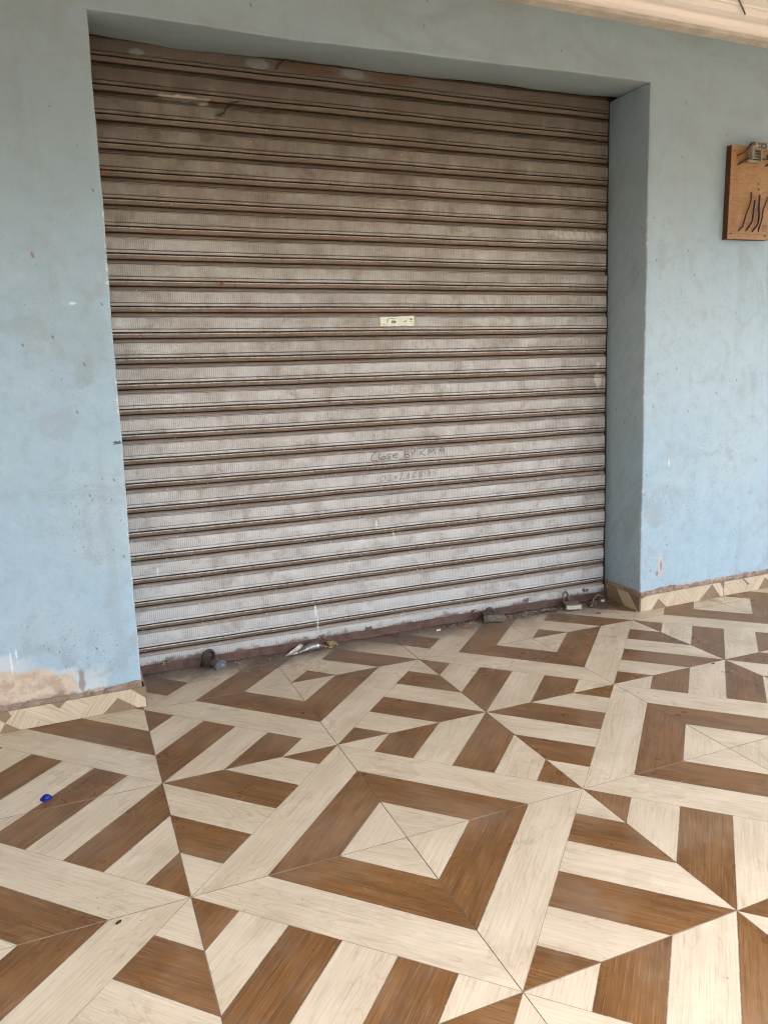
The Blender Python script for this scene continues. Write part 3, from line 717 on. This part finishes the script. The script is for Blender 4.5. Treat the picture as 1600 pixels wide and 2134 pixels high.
# ------------------------------------------------------------------ roller shutter
PITCH = 0.103768; Z0 = 2.4661
def xin(z): return xr(z) - .004
shutter = tag(empty('roller_shutter', (1.86, YS, 0)), 'closed brown and grey ribbed steel roller shutter filling the doorway', 'roller shutter')
PROF = [(-.0010, -.004), (.0000, .0000), (.0020, .0022), (.0220, .0028), (.0428, .0022), (.0442, .0036), (.0456, .0000), (.0474, .0018), (.0560, .0022), (.0572, .0010), (.0582, -.0060), (.0600, -.0105), (.0624, -.0105),
        (.0631, -.0030), (.0636, .0010), (.0650, .0024), (.0666, .0022), (.0740, .0000), (.0802, -.0030), (.0812, -.0140), (.0835, -.0170), (.0858, -.0150), (.0866, -.0070), (.0920, -.0030), (.0970, .0004), (.0982, .0010), (.0992, -.0018), (.1006, -.0014), (.1020, .0000), (.1036, -.0004)]
def slat_mesh(prof):
    NX = 60; rng = random.Random(11); Vv, Ff, Uu = [], [], []
    n = len(prof)
    for i in range(NX + 1):
        u = i / NX
        for s, o in prof:
            wv = .0007 * math.sin(u * 9 + s * 30) + .0004 * math.sin(u * 31 + s * 90)
            wz = .0006 * math.sin(u * 14 + 1) + .0004 * math.sin(u * 37)
            Vv.append((u, -o + wv, -s + wz))
    for i in range(NX):
        for j in range(n - 1):
            Ff.append((i * n + j, i * n + j + 1, (i + 1) * n + j + 1, (i + 1) * n + j))
            Uu.append([(i / NX, prof[j][0]), (i / NX, prof[j + 1][0]), ((i + 1) / NX, prof[j + 1][0]), ((i + 1) / NX, prof[j][0])])
    return mesh('slat', Vv, Ff, M['slat'], uvs=Uu)
slat_me = slat_mesh(PROF); last_me = slat_mesh(PROF[:9])
slats = {}
def spart(name, me, loc=(0, 0, 0)):
    o = link(name, me, shutter); o.location = (loc[0] - 1.86, loc[1] - YS, loc[2]); return o
for k in range(-2, 24):
    z = Z0 - k * PITCH + random.uniform(-.0012, .0012)
    o = spart('slat', last_me if k == 23 else slat_me, (.607, YS + random.uniform(-.0015, .0015), z))
    o.scale = (xin(max(z, 0)) - .607 - .020 + random.uniform(-.003, .003), 1, 1)
    o.rotation_euler = (random.uniform(-.012, .012), random.uniform(-.0007, .0007), 0)
    slats[k] = o
# guides, foot rail
def sbox(name, x0, x1, y0, y1, z0, z1, mat, bev=0.0):
    bm = bmesh.new(); box_bm(bm, x0 - 1.86, x1 - 1.86, y0 - YS, y1 - YS, z0, z1, bev); return link(name, from_bm(name, bm, mat), shutter)
sbox('guide_rail', 3.03, 3.135, YS + .018, YS + .06, .0, 2.60, M['rail'])
sbox('guide_rail', .56, .66, YS + .018, YS + .06, .0, 2.60, M['rail'])
NX = 90; Vv, Ff = [], []
fr = [(.0, .02), (-.014, .018), (-.0145, .0), (-.0105, .0), (-.0105, -.0)]
fp = [(YS + .004, .041), (YS - .006, .042), (YS - .0085, .039), (YS - .009, .008), (YS - .011, .005), (YS - .012, .004), (YS + .01, .003)]
for i in range(NX + 1):
    x = .606 + (xin(0) - .012 - .606) * i / NX
    for y, z in fp:
        Vv.append((x - 1.86, y - YS + .0008 * math.sin(x * 17) , z + .0018 * math.sin(x * 3.1 + .6) + .0008 * math.sin(x * 13) + (.0012 * random.uniform(-1, 1) if z > .03 else 0)))
n = len(fp)
for i in range(NX):
    for j in range(n - 1): Ff.append((i * n + j, i * n + j + 1, (i + 1) * n + j + 1, (i + 1) * n + j))
tag(link('foot_rail', mesh('foot_rail', Vv, Ff, M['rust']), shutter), 'rusty dark red foot rail of the shutter')
# dried mud lumps on the foot rail
for cx, cz, r in ((.735, .042, .016), (1.455, .045, .016), (1.70, .052, .014), (2.28, .05, .016), (2.60, .062, .015), (2.98, .07, .016)):
    bm = bmesh.new(); rng = random.Random(int(cx * 100))
    for _ in range(9): lump_bm(bm, (cx - 1.86 + rng.uniform(-r, r) * 1.2, -.008 + rng.uniform(-.004, .003), cz + rng.uniform(-.5, .5) * r), r * rng.uniform(.25, .5), rng=rng)
    link('mud_lump', from_bm('mud_lump', bm, M['crumb']), shutter)
# rusted clips caught in the ribs
for cx, cz in ((.656, 2.088), (1.09, 1.673)):
    bm = bmesh.new(); box_bm(bm, cx - .009 - 1.86, cx + .009 - 1.86, -.009, .004, cz - .006, cz + .006, .003); lump_bm(bm, (cx - 1.86, -.008, cz), .006)
    tag(link('clip', from_bm('clip', bm, M['orange']), shutter), 'small orange rusted clip')

def flat_on(name, polys, y, mats, mi, parent, inv):
    Vv, Ff = [], []
    for pts in polys:
        Ff.append(list(range(len(Vv), len(Vv) + len(pts)))); Vv += [(x, y, z) for x, z in pts]
    o = link(name, mesh(name, Vv, Ff, mats, mi), parent); o.matrix_parent_inverse = inv
    return o
bpy.context.view_layer.update()
# pencil writing
INK = [[(1.773, 0.9163), (1.7591, 0.9122), (1.7449, 0.8982), (1.7385, 0.8837), (1.742, 0.877), (1.7556, 0.8747), (1.7718, 0.877)], [(1.7867, 0.9124), (1.7808, 0.9), (1.779, 0.8872), (1.7834, 0.8783)], [(1.7976, 0.8902), (1.7905, 0.8843), (1.7912, 0.8778), (1.7996, 0.8785), (1.8114, 0.885), (1.8093, 0.8924), (1.8, 0.8922)], [(1.8421, 0.9022), (1.8281, 0.901), (1.8233, 0.8949), (1.8324, 0.8891), (1.8346, 0.8833), (1.8251, 0.8775), (1.8182, 0.8789)], [(1.8488, 0.891), (1.8652, 0.8929), (1.8748, 0.8979), (1.8655, 0.9007), (1.8537, 0.8971), (1.8501, 0.8887), (1.8579, 0.883), (1.8744, 0.8827)], [(1.9152, 0.9094), (1.9133, 0.8931), (1.912, 0.8779)], [(1.9104, 0.9071), (1.927, 0.9104), (1.934, 0.9038), (1.9267, 0.8965), (1.9162, 0.895)], [(1.9162, 0.895), (1.9313, 0.8918), (1.9383, 0.8848), (1.9286, 0.8789), (1.9143, 0.8765)], [(1.9413, 0.9107), (1.9506, 0.8992)], [(1.97, 0.9132), (1.9577, 0.8987), (1.9493, 0.8854)], [(1.9986, 0.9047), (1.996, 0.894), (1.9933, 0.8823)], [(2.0205, 0.912), (2.0082, 0.9019), (1.9974, 0.8952)], [(1.9974, 0.8952), (2.0079, 0.8888), (2.0198, 0.8805)], [(2.0368, 0.8824), (2.041, 0.8975), (2.0446, 0.9105), (2.0541, 0.8944), (2.0666, 0.9112), (2.0712, 0.8977), (2.0749, 0.8842)], [(2.0955, 0.8872), (2.1007, 0.9024), (2.1083, 0.916), (2.1181, 0.9123), (2.1213, 0.901), (2.1226, 0.8876)], [(2.0997, 0.9002), (2.1204, 0.9011)]]
INK2 = [[(1.7971, 0.7974), (1.7867, 0.7896), (1.7816, 0.777), (1.787, 0.7713), (1.7988, 0.7756), (1.8084, 0.7857), (1.8087, 0.7956), (1.7971, 0.7974)], [(1.8227, 0.7954), (1.8345, 0.7988), (1.8367, 0.7921), (1.8294, 0.7818), (1.8207, 0.7729), (1.8314, 0.7729), (1.8456, 0.7761)], [(1.8531, 0.793), (1.8567, 0.7849), (1.8599, 0.7828), (1.8683, 0.7962)], [(1.8683, 0.7962), (1.8640, 0.775)], [(1.8839, 0.7971), (1.8935, 0.8007), (1.8966, 0.7939), (1.8883, 0.7836), (1.881, 0.7755), (1.8928, 0.7758), (1.9105, 0.7775)], [(1.9339, 0.7998), (1.9243, 0.7983), (1.9232, 0.7918), (1.9326, 0.7858), (1.9324, 0.7779), (1.9215, 0.7779), (1.9216, 0.7854), (1.9313, 0.7912), (1.9349, 0.7988)], [(1.9724, 0.8034), (1.9602, 0.7955), (1.9503, 0.7853), (1.9526, 0.7785), (1.9622, 0.7786), (1.9647, 0.7842), (1.9527, 0.7851)], [(2.0062, 0.803), (1.9916, 0.8019), (1.9891, 0.7946), (1.9986, 0.7894), (2.0009, 0.7804), (1.9887, 0.7787), (1.984, 0.7848), (1.9962, 0.7905), (2.0062, 0.8021)], [(2.0184, 0.8065), (2.0172, 0.7933), (2.0154, 0.7801)], [(2.0452, 0.8067), (2.0354, 0.8052), (2.0343, 0.7986), (2.0449, 0.7934), (2.0472, 0.7843), (2.0359, 0.7821), (2.0326, 0.7877), (2.0425, 0.7958), (2.0476, 0.8043)], [(2.0893, 0.8055), (2.0721, 0.8046), (2.0685, 0.796), (2.0768, 0.7931), (2.0791, 0.784), (2.0692, 0.7794)]]
def writing(strokes, wd, slat, dz, label):
    Vv, Ff = [], []; y = YS - .0066
    for st in strokes:
        pts = spline([(x, 0, z + dz) for x, z in st], 4)
        b = len(Vv)
        for i, p in enumerate(pts):
            d = (pts[min(i + 1, len(pts) - 1)] - pts[max(i - 1, 0)]).normalized(); nn = Vector((-d.z, 0, d.x)) * wd / 2 * random.uniform(.75, 1.15)
            Vv += [(p.x + nn.x, y, p.z + nn.z), (p.x - nn.x, y, p.z - nn.z)]
        for i in range(len(pts) - 1): Ff.append((b + 2 * i, b + 2 * i + 1, b + 2 * i + 3, b + 2 * i + 2))
    o = link('handwriting', mesh('handwriting', Vv, Ff, M['ink']), slat); o.matrix_parent_inverse = slat.matrix_world.inverted()
    return tag(o, label, kind='stuff')
writing(INK, .0026, slats[15], -.004, 'pencil handwriting reading Close BY KMA')
writing(INK2, .0019, slats[16], -.003, 'faint pencilled phone number 0242868185')
# torn sticker
sx0, sx1, sz0, sz1 = 1.803, 1.976, 1.490, 1.537
inv = slats[9].matrix_world.inverted()
rng = random.Random(5)
edge = []
for k in range(24): edge.append((sx0 + (sx1 - sx0) * k / 24, sz0 + .001 + rng.uniform(-.0015, .001)))
for k in range(6): edge.append((sx1 + rng.uniform(-.002, .001), sz0 + (sz1 - sz0) * k / 6))
for k in range(24): edge.append((sx1 - (sx1 - sx0) * k / 24, sz1 - .006 * k / 24 + rng.uniform(-.0012, .001)))
for k in range(6): edge.append((sx0 + rng.uniform(-.001, .001) + .004 * k / 6, sz1 - .006 - (sz1 - .006 - sz0) * k / 6))
st = tag(flat_on('sticker', [edge], YS - .0070, [M['stk_edge']], [0], slats[9], inv), 'torn pale rectangular sticker on the shutter')
def R(x0, x1, z0, z1): return [(sx0 + x0 * (sx1 - sx0), sz0 + z0 * (sz1 - sz0)), (sx0 + x1 * (sx1 - sx0), sz0 + z0 * (sz1 - sz0)), (sx0 + x1 * (sx1 - sx0), sz0 + z1 * (sz1 - sz0)), (sx0 + x0 * (sx1 - sx0), sz0 + z1 * (sz1 - sz0))]
stk = [(R(.04, .18, .08, .80), 0), (R(.20, .97, .10, .80), 0), (R(.215, .235, .48, .72), 3), (R(.19, .20, .15, .6), 1), (R(.25, .44, .70, .76), 1), (R(.33, .38, .28, .56), 2), (R(.39, .45, .30, .55), 2), (R(.46, .47, .3, .5), 2),
       (R(.68, .69, .40, .52), 3), (R(.705, .73, .42, .53), 3), (R(.74, .765, .43, .56), 3), (R(.86, .95, .60, .76), 1), (R(.86, .95, .44, .50), 1), (R(.60, .76, .05, .09), 1), (R(.08, .15, .15, .2), 1), (R(.09, .14, .3, .33), 1)]
o = None
Vv, Ff, Mi = [], [], []
for lay, (pts, m) in enumerate(stk):
    y = YS - (.0074 if m == 0 else .0078); Ff.append(list(range(len(Vv), len(Vv) + 4))); Vv += [(x, y, z) for x, z in pts]; Mi.append(m)
pr_ = link('sticker_print', mesh('sticker_print', Vv, Ff, [M['sticker'], M['stk_green'], M['stk_teal'], M['stk_dark']], Mi), slats[9]); pr_.matrix_parent_inverse = inv

# ------------------------------------------------------------------ wooden wiring board on the right
BX0, BX1, BZ0, BZ1, BT = 3.578, 3.858, 1.890, 2.333, .035
by = yw(3.7)
board = tag(empty('wiring_board', (3.718, by, BZ0)), 'varnished wooden wiring board with loose wires fixed to the blue wall', 'wooden board')
IB = Matrix.Translation((-3.718, -by, -BZ0))
def bp(name, me, lab=None):
    o = link(name, me, board); o.matrix_parent_inverse = IB
    if lab: o['label'] = lab
    return o
bm = bmesh.new(); box_bm(bm, BX0, BX1, by - BT, by + .002, BZ0, BZ1, .0025)
for v in bm.verts:
    v.co.z += .0035 * (v.co.x - BX0) / .28
bp('backboard', from_bm('backboard', bm, M['board']))
yf = by - BT
def conv(x, z): return (x + .026 + (x - 3.55) * .03, z + .004)
def wire(pts, r, mat, lift=.006):
    P = []
    for i, (x, z) in enumerate(pts):
        x, z = conv(x, z); end = i in (0, len(pts) - 1)
        P.append((x, yf - (lift if not (i == len(pts) - 1) else -.002), z))
    bm = bmesh.new(); tube_bm(bm, spline(P, 6), r, 8); bmesh.ops.recalc_face_normals(bm, faces=bm.faces)
    bp('wire', from_bm('wire', bm, mat, True), 'dark red wire' if mat is M['wire_red'] else 'black wire')
wire([(3.681, 2.112), (3.679, 2.067), (3.654, 2.002), (3.636, 1.948), (3.624, 1.927)], .0038, M['wire_red'], .012)
wire([(3.706, 2.075), (3.702, 2.028), (3.694, 1.972), (3.671, 1.928)], .0046, M['wire_black'], .012)
wire([(3.736, 2.102), (3.736, 2.038), (3.740, 2.006), (3.733, 1.962), (3.713, 1.926)], .0046, M['wire_black'], .012)
wire([(3.792, 2.095), (3.765, 2.031), (3.759, 1.985), (3.753, 1.925)], .0038, M['wire_red'], .012)
wire([(3.660, 2.343), (3.640, 2.318), (3.610, 2.292), (3.588, 2.279)], .0042, M['wire_red'], .016)
wire([(3.665, 2.268), (3.630, 2.262), (3.610, 2.250), (3.595, 2.239)], .0042, M['wire_black'], .014)
wire([(3.733, 2.272), (3.760, 2.273), (3.789, 2.275), (3.83, 2.279)], .0036, M['wire_black'], .010)
wire([(3.800, 2.27), (3.791, 2.259), (3.775, 2.242)], .0046, M['wire_black'], .010)
wire([(3.83, 2.30), (3.79, 2.295), (3.78, 2.287)], .0042, M['wire_black'], .010)
# terminal block
bm = bmesh.new(); ox, oz = .026, .004
box_bm(bm, 3.652 + ox, 3.668 + ox, yf - .034, yf, 2.262 + oz, 2.325 + oz, .002)
box_bm(bm, 3.668 + ox, 3.772 + ox, yf - .036, yf, 2.308 + oz, 2.344 + oz, .003)
box_bm(bm, 3.640 + ox, 3.722 + ox, yf - .020, yf, 2.250 + oz, 2.263 + oz, .002)
box_bm(bm, 3.716 + ox, 3.725 + ox, yf - .030, yf, 2.255 + oz, 2.310 + oz, .002)
tb = bp('terminal_block', from_bm('terminal_block', bm, M['terminal']))
def slot(*a):
    bm = bmesh.new(); box_bm(bm, *a); bp('terminal_slot', from_bm('terminal_slot', bm, M['terminal_dark']))
slot(3.670 + ox, 3.715 + ox, yf - .010, yf + .0, 2.264 + oz, 2.307 + oz)
for k in range(4): slot(3.690 + k * .014 + ox, 3.698 + k * .014 + ox, yf - .0375, yf - .02, 2.312 + oz, 2.322 + oz + .006 * (k % 2))
for k in range(3): slot(3.685 + k * .02 + ox, 3.699 + k * .02 + ox, yf - .0372, yf - .02, 2.329 + oz, 2.338 + oz)
slot(3.782 + ox, 3.80 + ox, yf - .025, yf, 2.318 + oz, 2.336 + oz, .002)
bm = bmesh.new()
for k in range(3): box_bm(bm, 3.672 + ox, 3.716 + ox, yf - .016, yf - .008, 2.270 + k * .013 + oz, 2.276 + k * .013 + oz, .001)
bp('terminal_clip', from_bm('terminal_clip', bm, M['terminal']))
for x, z in ((3.571, 2.302), (3.573, 1.913), (3.798, 1.909), (3.739, 2.130), (3.735, 2.157)):
    x, z = conv(x, z); r = .0042 if z < 2.14 else .003
    bm = bmesh.new(); bmesh.ops.create_cone(bm, cap_ends=True, segments=12, radius1=r, radius2=r * .8, depth=.004, matrix=Matrix.Translation((x, yf - .001, z)) @ Matrix.Rotation(math.pi / 2, 4, 'X'))
    bp('screw', from_bm('screw', bm, M['black']))
PEN = [[(3.776, 1.958), (3.782, 1.962), (3.787, 1.955), (3.780, 1.951), (3.776, 1.958)], [(3.790, 1.962), (3.793, 1.954), (3.798, 1.962), (3.800, 1.951)], [(3.775, 1.944), (3.802, 1.949)],
       [(3.780, 1.940), (3.786, 1.941)], [(3.783, 1.941), (3.782, 1.929)], [(3.790, 1.939), (3.787, 1.931), (3.793, 1.929)], [(3.797, 1.940), (3.800, 1.934), (3.796, 1.928)]]
Vv, Ff = [], []
for s in PEN:
    pts = spline([(*conv(x, z),) [:1] + (0,) + conv(x, z)[1:] for x, z in s], 3); b = len(Vv)
    for i, p in enumerate(pts):
        d = (pts[min(i + 1, len(pts) - 1)] - pts[max(i - 1, 0)]).normalized(); nn = Vector((-d.z, 0, d.x)) * .0009
        Vv += [(p.x + nn.x, yf - .0006, p.z + nn.z), (p.x - nn.x, yf - .0006, p.z - nn.z)]
    for i in range(len(pts) - 1): Ff.append((b + 2 * i, b + 2 * i + 1, b + 2 * i + 3, b + 2 * i + 2))
bp('pencil_mark', mesh('pencil_mark', Vv, Ff, M['soot_shade']))

# ------------------------------------------------------------------ padlocks at the foot of the shutter
def arch(w, h, n=12):
    return [(-w, 0, 0)] + [(-w * math.cos(math.pi * k / n), 0, h + w * math.sin(math.pi * k / n)) for k in range(n + 1)] + [(w, 0, 0)]
def lock_part(t, name, bm, mat, smooth=False):
    return link(name, from_bm(name, bm, mat, smooth), t)
t = tag(empty('padlock', (2.838, .292, 0), math.radians(-16)), 'square padlock with pale label lying under its upright shackle, near the right jamb', 'padlock', 'padlocks at the shutter foot')
bm = bmesh.new(); box_bm(bm, -.045, .045, -.034, .034, .004, .034, .003); lock_part(t, 'lock_body', bm, M['lockbody'])
bm = bmesh.new(); box_bm(bm, -.040, .040, -.0365, -.0335, .009, .029, .001); lock_part(t, 'label_plate', bm, M['lockpale'])
bm = bmesh.new(); P = [Matrix.Translation((-.022, .030, .026)) @ Matrix.Rotation(math.radians(-14), 4, 'X') @ Matrix.Rotation(math.radians(35), 4, 'Z') @ Vector(p) for p in arch(.022, .036)]
tube_bm(bm, P, .0058, 10); bmesh.ops.recalc_face_normals(bm, faces=bm.faces); lock_part(t, 'shackle', bm, M['shackle'], True)
t = tag(empty('padlock', (2.362, .312, 0), math.radians(-20)), 'dark oblong padlock hanging flat at the middle of the shutter foot', 'padlock', 'padlocks at the shutter foot')
bm = bmesh.new(); box_bm(bm, -.052, .052, -.036, .03, .004, .044, .003); lock_part(t, 'lock_body', bm, M['lockdark'])
bm = bmesh.new(); box_bm(bm, -.030, .056, -.0375, -.0352, .010, .038, .001); lock_part(t, 'face_plate', bm, M['lockbody'])
bm = bmesh.new(); P = [Matrix.Translation((-.012, .022, .034)) @ Matrix.Rotation(math.radians(20), 4, 'X') @ Vector(p) for p in arch(.018, .018)]
tube_bm(bm, P, .0055, 10); bmesh.ops.recalc_face_normals(bm, faces=bm.faces); lock_part(t, 'shackle', bm, M['shackle'], True)
t = tag(empty('padlock', (.918, .318, 0), math.radians(25)), 'small steel padlock hanging from a black looped shackle near the left jamb', 'padlock', 'padlocks at the shutter foot')
bm = bmesh.new(); bmesh.ops.create_cone(bm, cap_ends=True, segments=28, radius1=.022, radius2=.021, depth=.036, matrix=Matrix.Translation((.018, -.024, .022)) @ Matrix.Rotation(math.radians(100), 4, 'X'))
lock_part(t, 'lock_body', bm, M['lockdark'], False)
bm = bmesh.new(); bmesh.ops.create_cone(bm, cap_ends=True, segments=28, radius1=.0235, radius2=.0235, depth=.006, matrix=Matrix.Translation((.018, -.043, .0185)) @ Matrix.Rotation(math.radians(100), 4, 'X'))
box_bm(bm, .010, .052, -.046, -.006, .003, .03, .004); lock_part(t, 'steel_face', bm, M['locksteel'])
bm = bmesh.new(); bmesh.ops.create_cone(bm, cap_ends=True, segments=16, radius1=.005, radius2=.005, depth=.006, matrix=Matrix.Translation((.030, -.0475, .021)) @ Matrix.Rotation(math.radians(100), 4, 'X'))
lock_part(t, 'keyhole', bm, M['lockpale'])
bm = bmesh.new(); P = [Matrix.Translation((-.012, .012, .008)) @ Matrix.Rotation(math.radians(16), 4, 'Y') @ Vector(p) for p in arch(.027, .046)]
tube_bm(bm, P, .0085, 10); bmesh.ops.recalc_face_normals(bm, faces=bm.faces); lock_part(t, 'shackle', bm, M['black'], True)

# ------------------------------------------------------------------ litter
# crushed foil tube
t = tag(empty('foil_tube', (1.36, .318, 0), math.radians(8)), 'crushed silver tube lying against the shutter foot beside tan pebbles', 'foil tube')
bm = bmesh.new(); rng = random.Random(9); rings = []
for i in range(15):
    u = i / 14; x = -.045 + .115 * u
    ry = .012 + .008 * min(1, u * 1.6); rz = .005 + .013 * min(1, u * 1.7)
    if u > .93: ry *= .72; rz *= .72
    ring = []
    for k in range(14):
        a = 2 * math.pi * k / 14; j = 1 + rng.uniform(-.12, .12) * (1.2 - u)
        ring.append(bm.verts.new((x, ry * math.cos(a) * j, .003 + rz + rz * math.sin(a) * j)))
    rings.append(ring)
for a, b in zip(rings, rings[1:]):
    for k in range(14): bm.faces.new((a[k], a[(k + 1) % 14], b[(k + 1) % 14], b[k]))
bm.faces.new(rings[0]); bm.faces.new(rings[-1]); bmesh.ops.recalc_face_normals(bm, faces=bm.faces)
lock_part(t, 'tube_body', bm, M['foil'], True)
bm = bmesh.new(); rng = random.Random(4)
pts = [(-.04, -.012, .006), (-.04, .014, .008), (-.005, .012, .034), (-.02, -.004, .020), (-.075, -.004, .005), (-.105, .004, .002), (-.08, .012, .010), (-.05, .020, .022), (-.02, .02, .038)]
vs = [bm.verts.new(p) for p in pts]
for f in ((0, 3, 4), (3, 1, 4), (4, 1, 6), (4, 6, 5), (1, 3, 2), (1, 2, 7), (7, 2, 8), (6, 1, 7), (0, 1, 3)): bm.faces.new([vs[i] for i in f])
lock_part(t, 'torn_end', bm, M['foilpale'])
bm = bmesh.new(); bmesh.ops.create_cone(bm, cap_ends=True, segments=16, radius1=.012, radius2=.009, depth=.012, matrix=Matrix.Translation((.075, 0, .019)) @ Matrix.Rotation(math.pi / 2, 4, 'Y'))
lock_part(t, 'neck', bm, M['shackle'], True)
# pebbles beside it
bm = bmesh.new(); rng = random.Random(21)
for _ in range(34):
    x = 1.478 + rng.gauss(0, .028); lump_bm(bm, (x, .334 + rng.uniform(-.022, .022), .006 + rng.uniform(0, .018) * max(0, 1 - abs(x - 1.478) / .05)), rng.uniform(.004, .009), rng=rng)
tag(link('pebbles', from_bm('pebbles', bm, M['pebble'])), 'small heap of tan pebbles beside the silver tube', kind='stuff')
# rubble crumbs and dust swept along the foot
bm = bmesh.new(); rng = random.Random(22)
for _ in range(420):
    k = rng.random()
    if k < .55: x = rng.gauss(2.58, .10)
    elif k < .75: x = rng.gauss(2.2, .09)
    else: x = rng.uniform(.66, 3.08)
    y = .352 - abs(rng.gauss(0, .030)); r = rng.uniform(.0015, .0055) * (1.3 if k < .55 else 1)
    if x > 3.085 or x < .64: continue
    lump_bm(bm, (x, y, r * .5), r, (1.2, 1, .6), rng)
for _ in range(60):
    lump_bm(bm, (rng.uniform(.7, 3.1), .30 - abs(rng.gauss(0, .09)), .0012), rng.uniform(.001, .0024), (1, 1, .6), rng)
tag(link('rubble', from_bm('rubble', bm, M['crumb'])), 'brown crumbs of rubble and dust swept along the shutter foot', kind='stuff')
def plate(name, c, sx, sy, rz, mat, label, cat, tilt=0.0, th=.004, n=5, seed=0):
    rng = random.Random(seed); bm = bmesh.new()
    ps = [(sx * math.cos(2 * math.pi * k / n + .4) * rng.uniform(.75, 1.15), sy * math.sin(2 * math.pi * k / n + .4) * rng.uniform(.75, 1.15)) for k in range(n)]
    a = [bm.verts.new((x, y, 0)) for x, y in ps]; b = [bm.verts.new((x, y, th * rng.uniform(.8, 1.2))) for x, y in ps]
    bm.faces.new(a[::-1]); bm.faces.new(b)
    for k in range(n): bm.faces.new((a[k], a[(k + 1) % n], b[(k + 1) % n], b[k]))
    o = link(name, from_bm(name, bm, mat)); o.location = c; o.rotation_euler = (tilt, 0, rz)
    return tag(o, label, cat)
plate('paper_scrap', (3.062, .318, .003), .014, .008, -.1, M['paper'], 'white paper scrap in the corner by the right jamb', 'paper scrap', 0, .010, 4, 1)
plate('paper_scrap', (2.045, .300, .003), .014, .007, .1, M['paper'], 'white paper scrap left of the dark oblong padlock', 'paper scrap', 0, .006, 4, 2)
plate('tile_shard', (2.195, .295, .003), .030, .016, .3, M['shard'], 'broken terracotta shard on the floor left of the dark padlock', 'tile shard', .10, .006, 5, 3)
plate('dead_leaf', (2.545, .300, .006), .024, .012, .6, M['twig'], 'curled brown dead leaf among the rubble between the two padlocks', 'leaf', .25, .0012, 6, 5)
plate('dead_leaf', (2.915, .165, .002), .016, .009, -.5, M['twig'], 'small brown dead leaf on the floor before the right padlock', 'leaf', .05, .0012, 6, 6)
def thin(name, pts, r, mat, label, cat, sp=5):
    o = tube(name, pts, r, mat, None, 7, sp); return tag(o, label, cat)
thin('dry_stem', [(2.935, .262, .006), (2.965, .285, .010), (2.995, .310, .030), (3.03, .325, .044), (3.065, .330, .030)], [.006] * 21, M['twig'], 'bent brown dry stem on the floor between padlock and right jamb', 'stem')
thin('dry_stem', [(2.61, .300, .004), (2.66, .292, .006), (2.70, .300, .004), (2.74, .288, .004)], .0022, M['soot_shade'], 'thin dark dry stem on the floor left of the right padlock', 'stem')
# blue cap on the floor
t = tag(empty('bottle_cap', (.252, -.539, 0)), 'small glossy blue plastic cap lying on a pale floor stripe', 'bottle cap')
def lathe(name, prof, mat, par, n=32):
    Vv, Ff = [], []
    for r, z in prof:
        for k in range(n): Vv.append((r * math.cos(2 * math.pi * k / n), r * math.sin(2 * math.pi * k / n), z))
    for i in range(len(prof) - 1):
        for k in range(n): Ff.append((i * n + k, i * n + (k + 1) % n, (i + 1) * n + (k + 1) % n, (i + 1) * n + k))
    Ff.append(list(range((len(prof) - 1) * n, len(prof) * n)))
    return link(name, mesh(name, Vv, Ff, mat, smooth=True), par)
lathe('rim', [(.0165, .0005), (.0180, .001), (.0184, .003), (.0172, .0042), (.0135, .005), (.0120, .0055)], M['blue'], t)
lathe('dome', [(.0122, .005), (.0115, .009), (.010, .0112), (.009, .0102), (.008, .009), (.002, .0088)], M['blue'], t)
# dark scraps on the floor
plate('grit_scrap', (.424, -1.222, .0015), .010, .004, .5, M['soot_shade'], 'tiny dark scrap on the tile joint at lower left', 'scrap', .1, .003, 5, 8)
plate('grit_scrap', (2.916, -.616, .0015), .010, .004, .2, M['soot_shade'], 'tiny dark scrap on the tile joint at right', 'scrap', 0, .003, 5, 9)
# soot strings stuck to the shutter and cobweb fluff on the wall
thin('twig', [(1.112, YS - .010, 2.330), (1.140, YS - .012, 2.342), (1.150, YS - .012, 2.362), (1.168, YS - .012, 2.374), (1.178, YS - .011, 2.384), (1.203, YS - .010, 2.389)], .0030, M['soot_shade'], 'dark crooked twig stuck on an upper slat of the shutter', 'twig', 4)
thin('twig', [(1.368, YS - .010, 2.530), (1.378, YS - .012, 2.548), (1.402, YS - .012, 2.568)], .0026, M['soot_shade'], 'short dark twig stuck under the doorway soffit', 'twig', 4)
thin('cobweb', [(3.291, -.182, CEIL + .056), (3.35, -.145, CEIL + .046), (3.404, -.114, CEIL + .036), (3.44, -.092, CEIL + .028)], .0034, M['twig'], 'dark sooty cobweb strand hanging on the cream ceiling moulding', 'cobweb', 4)
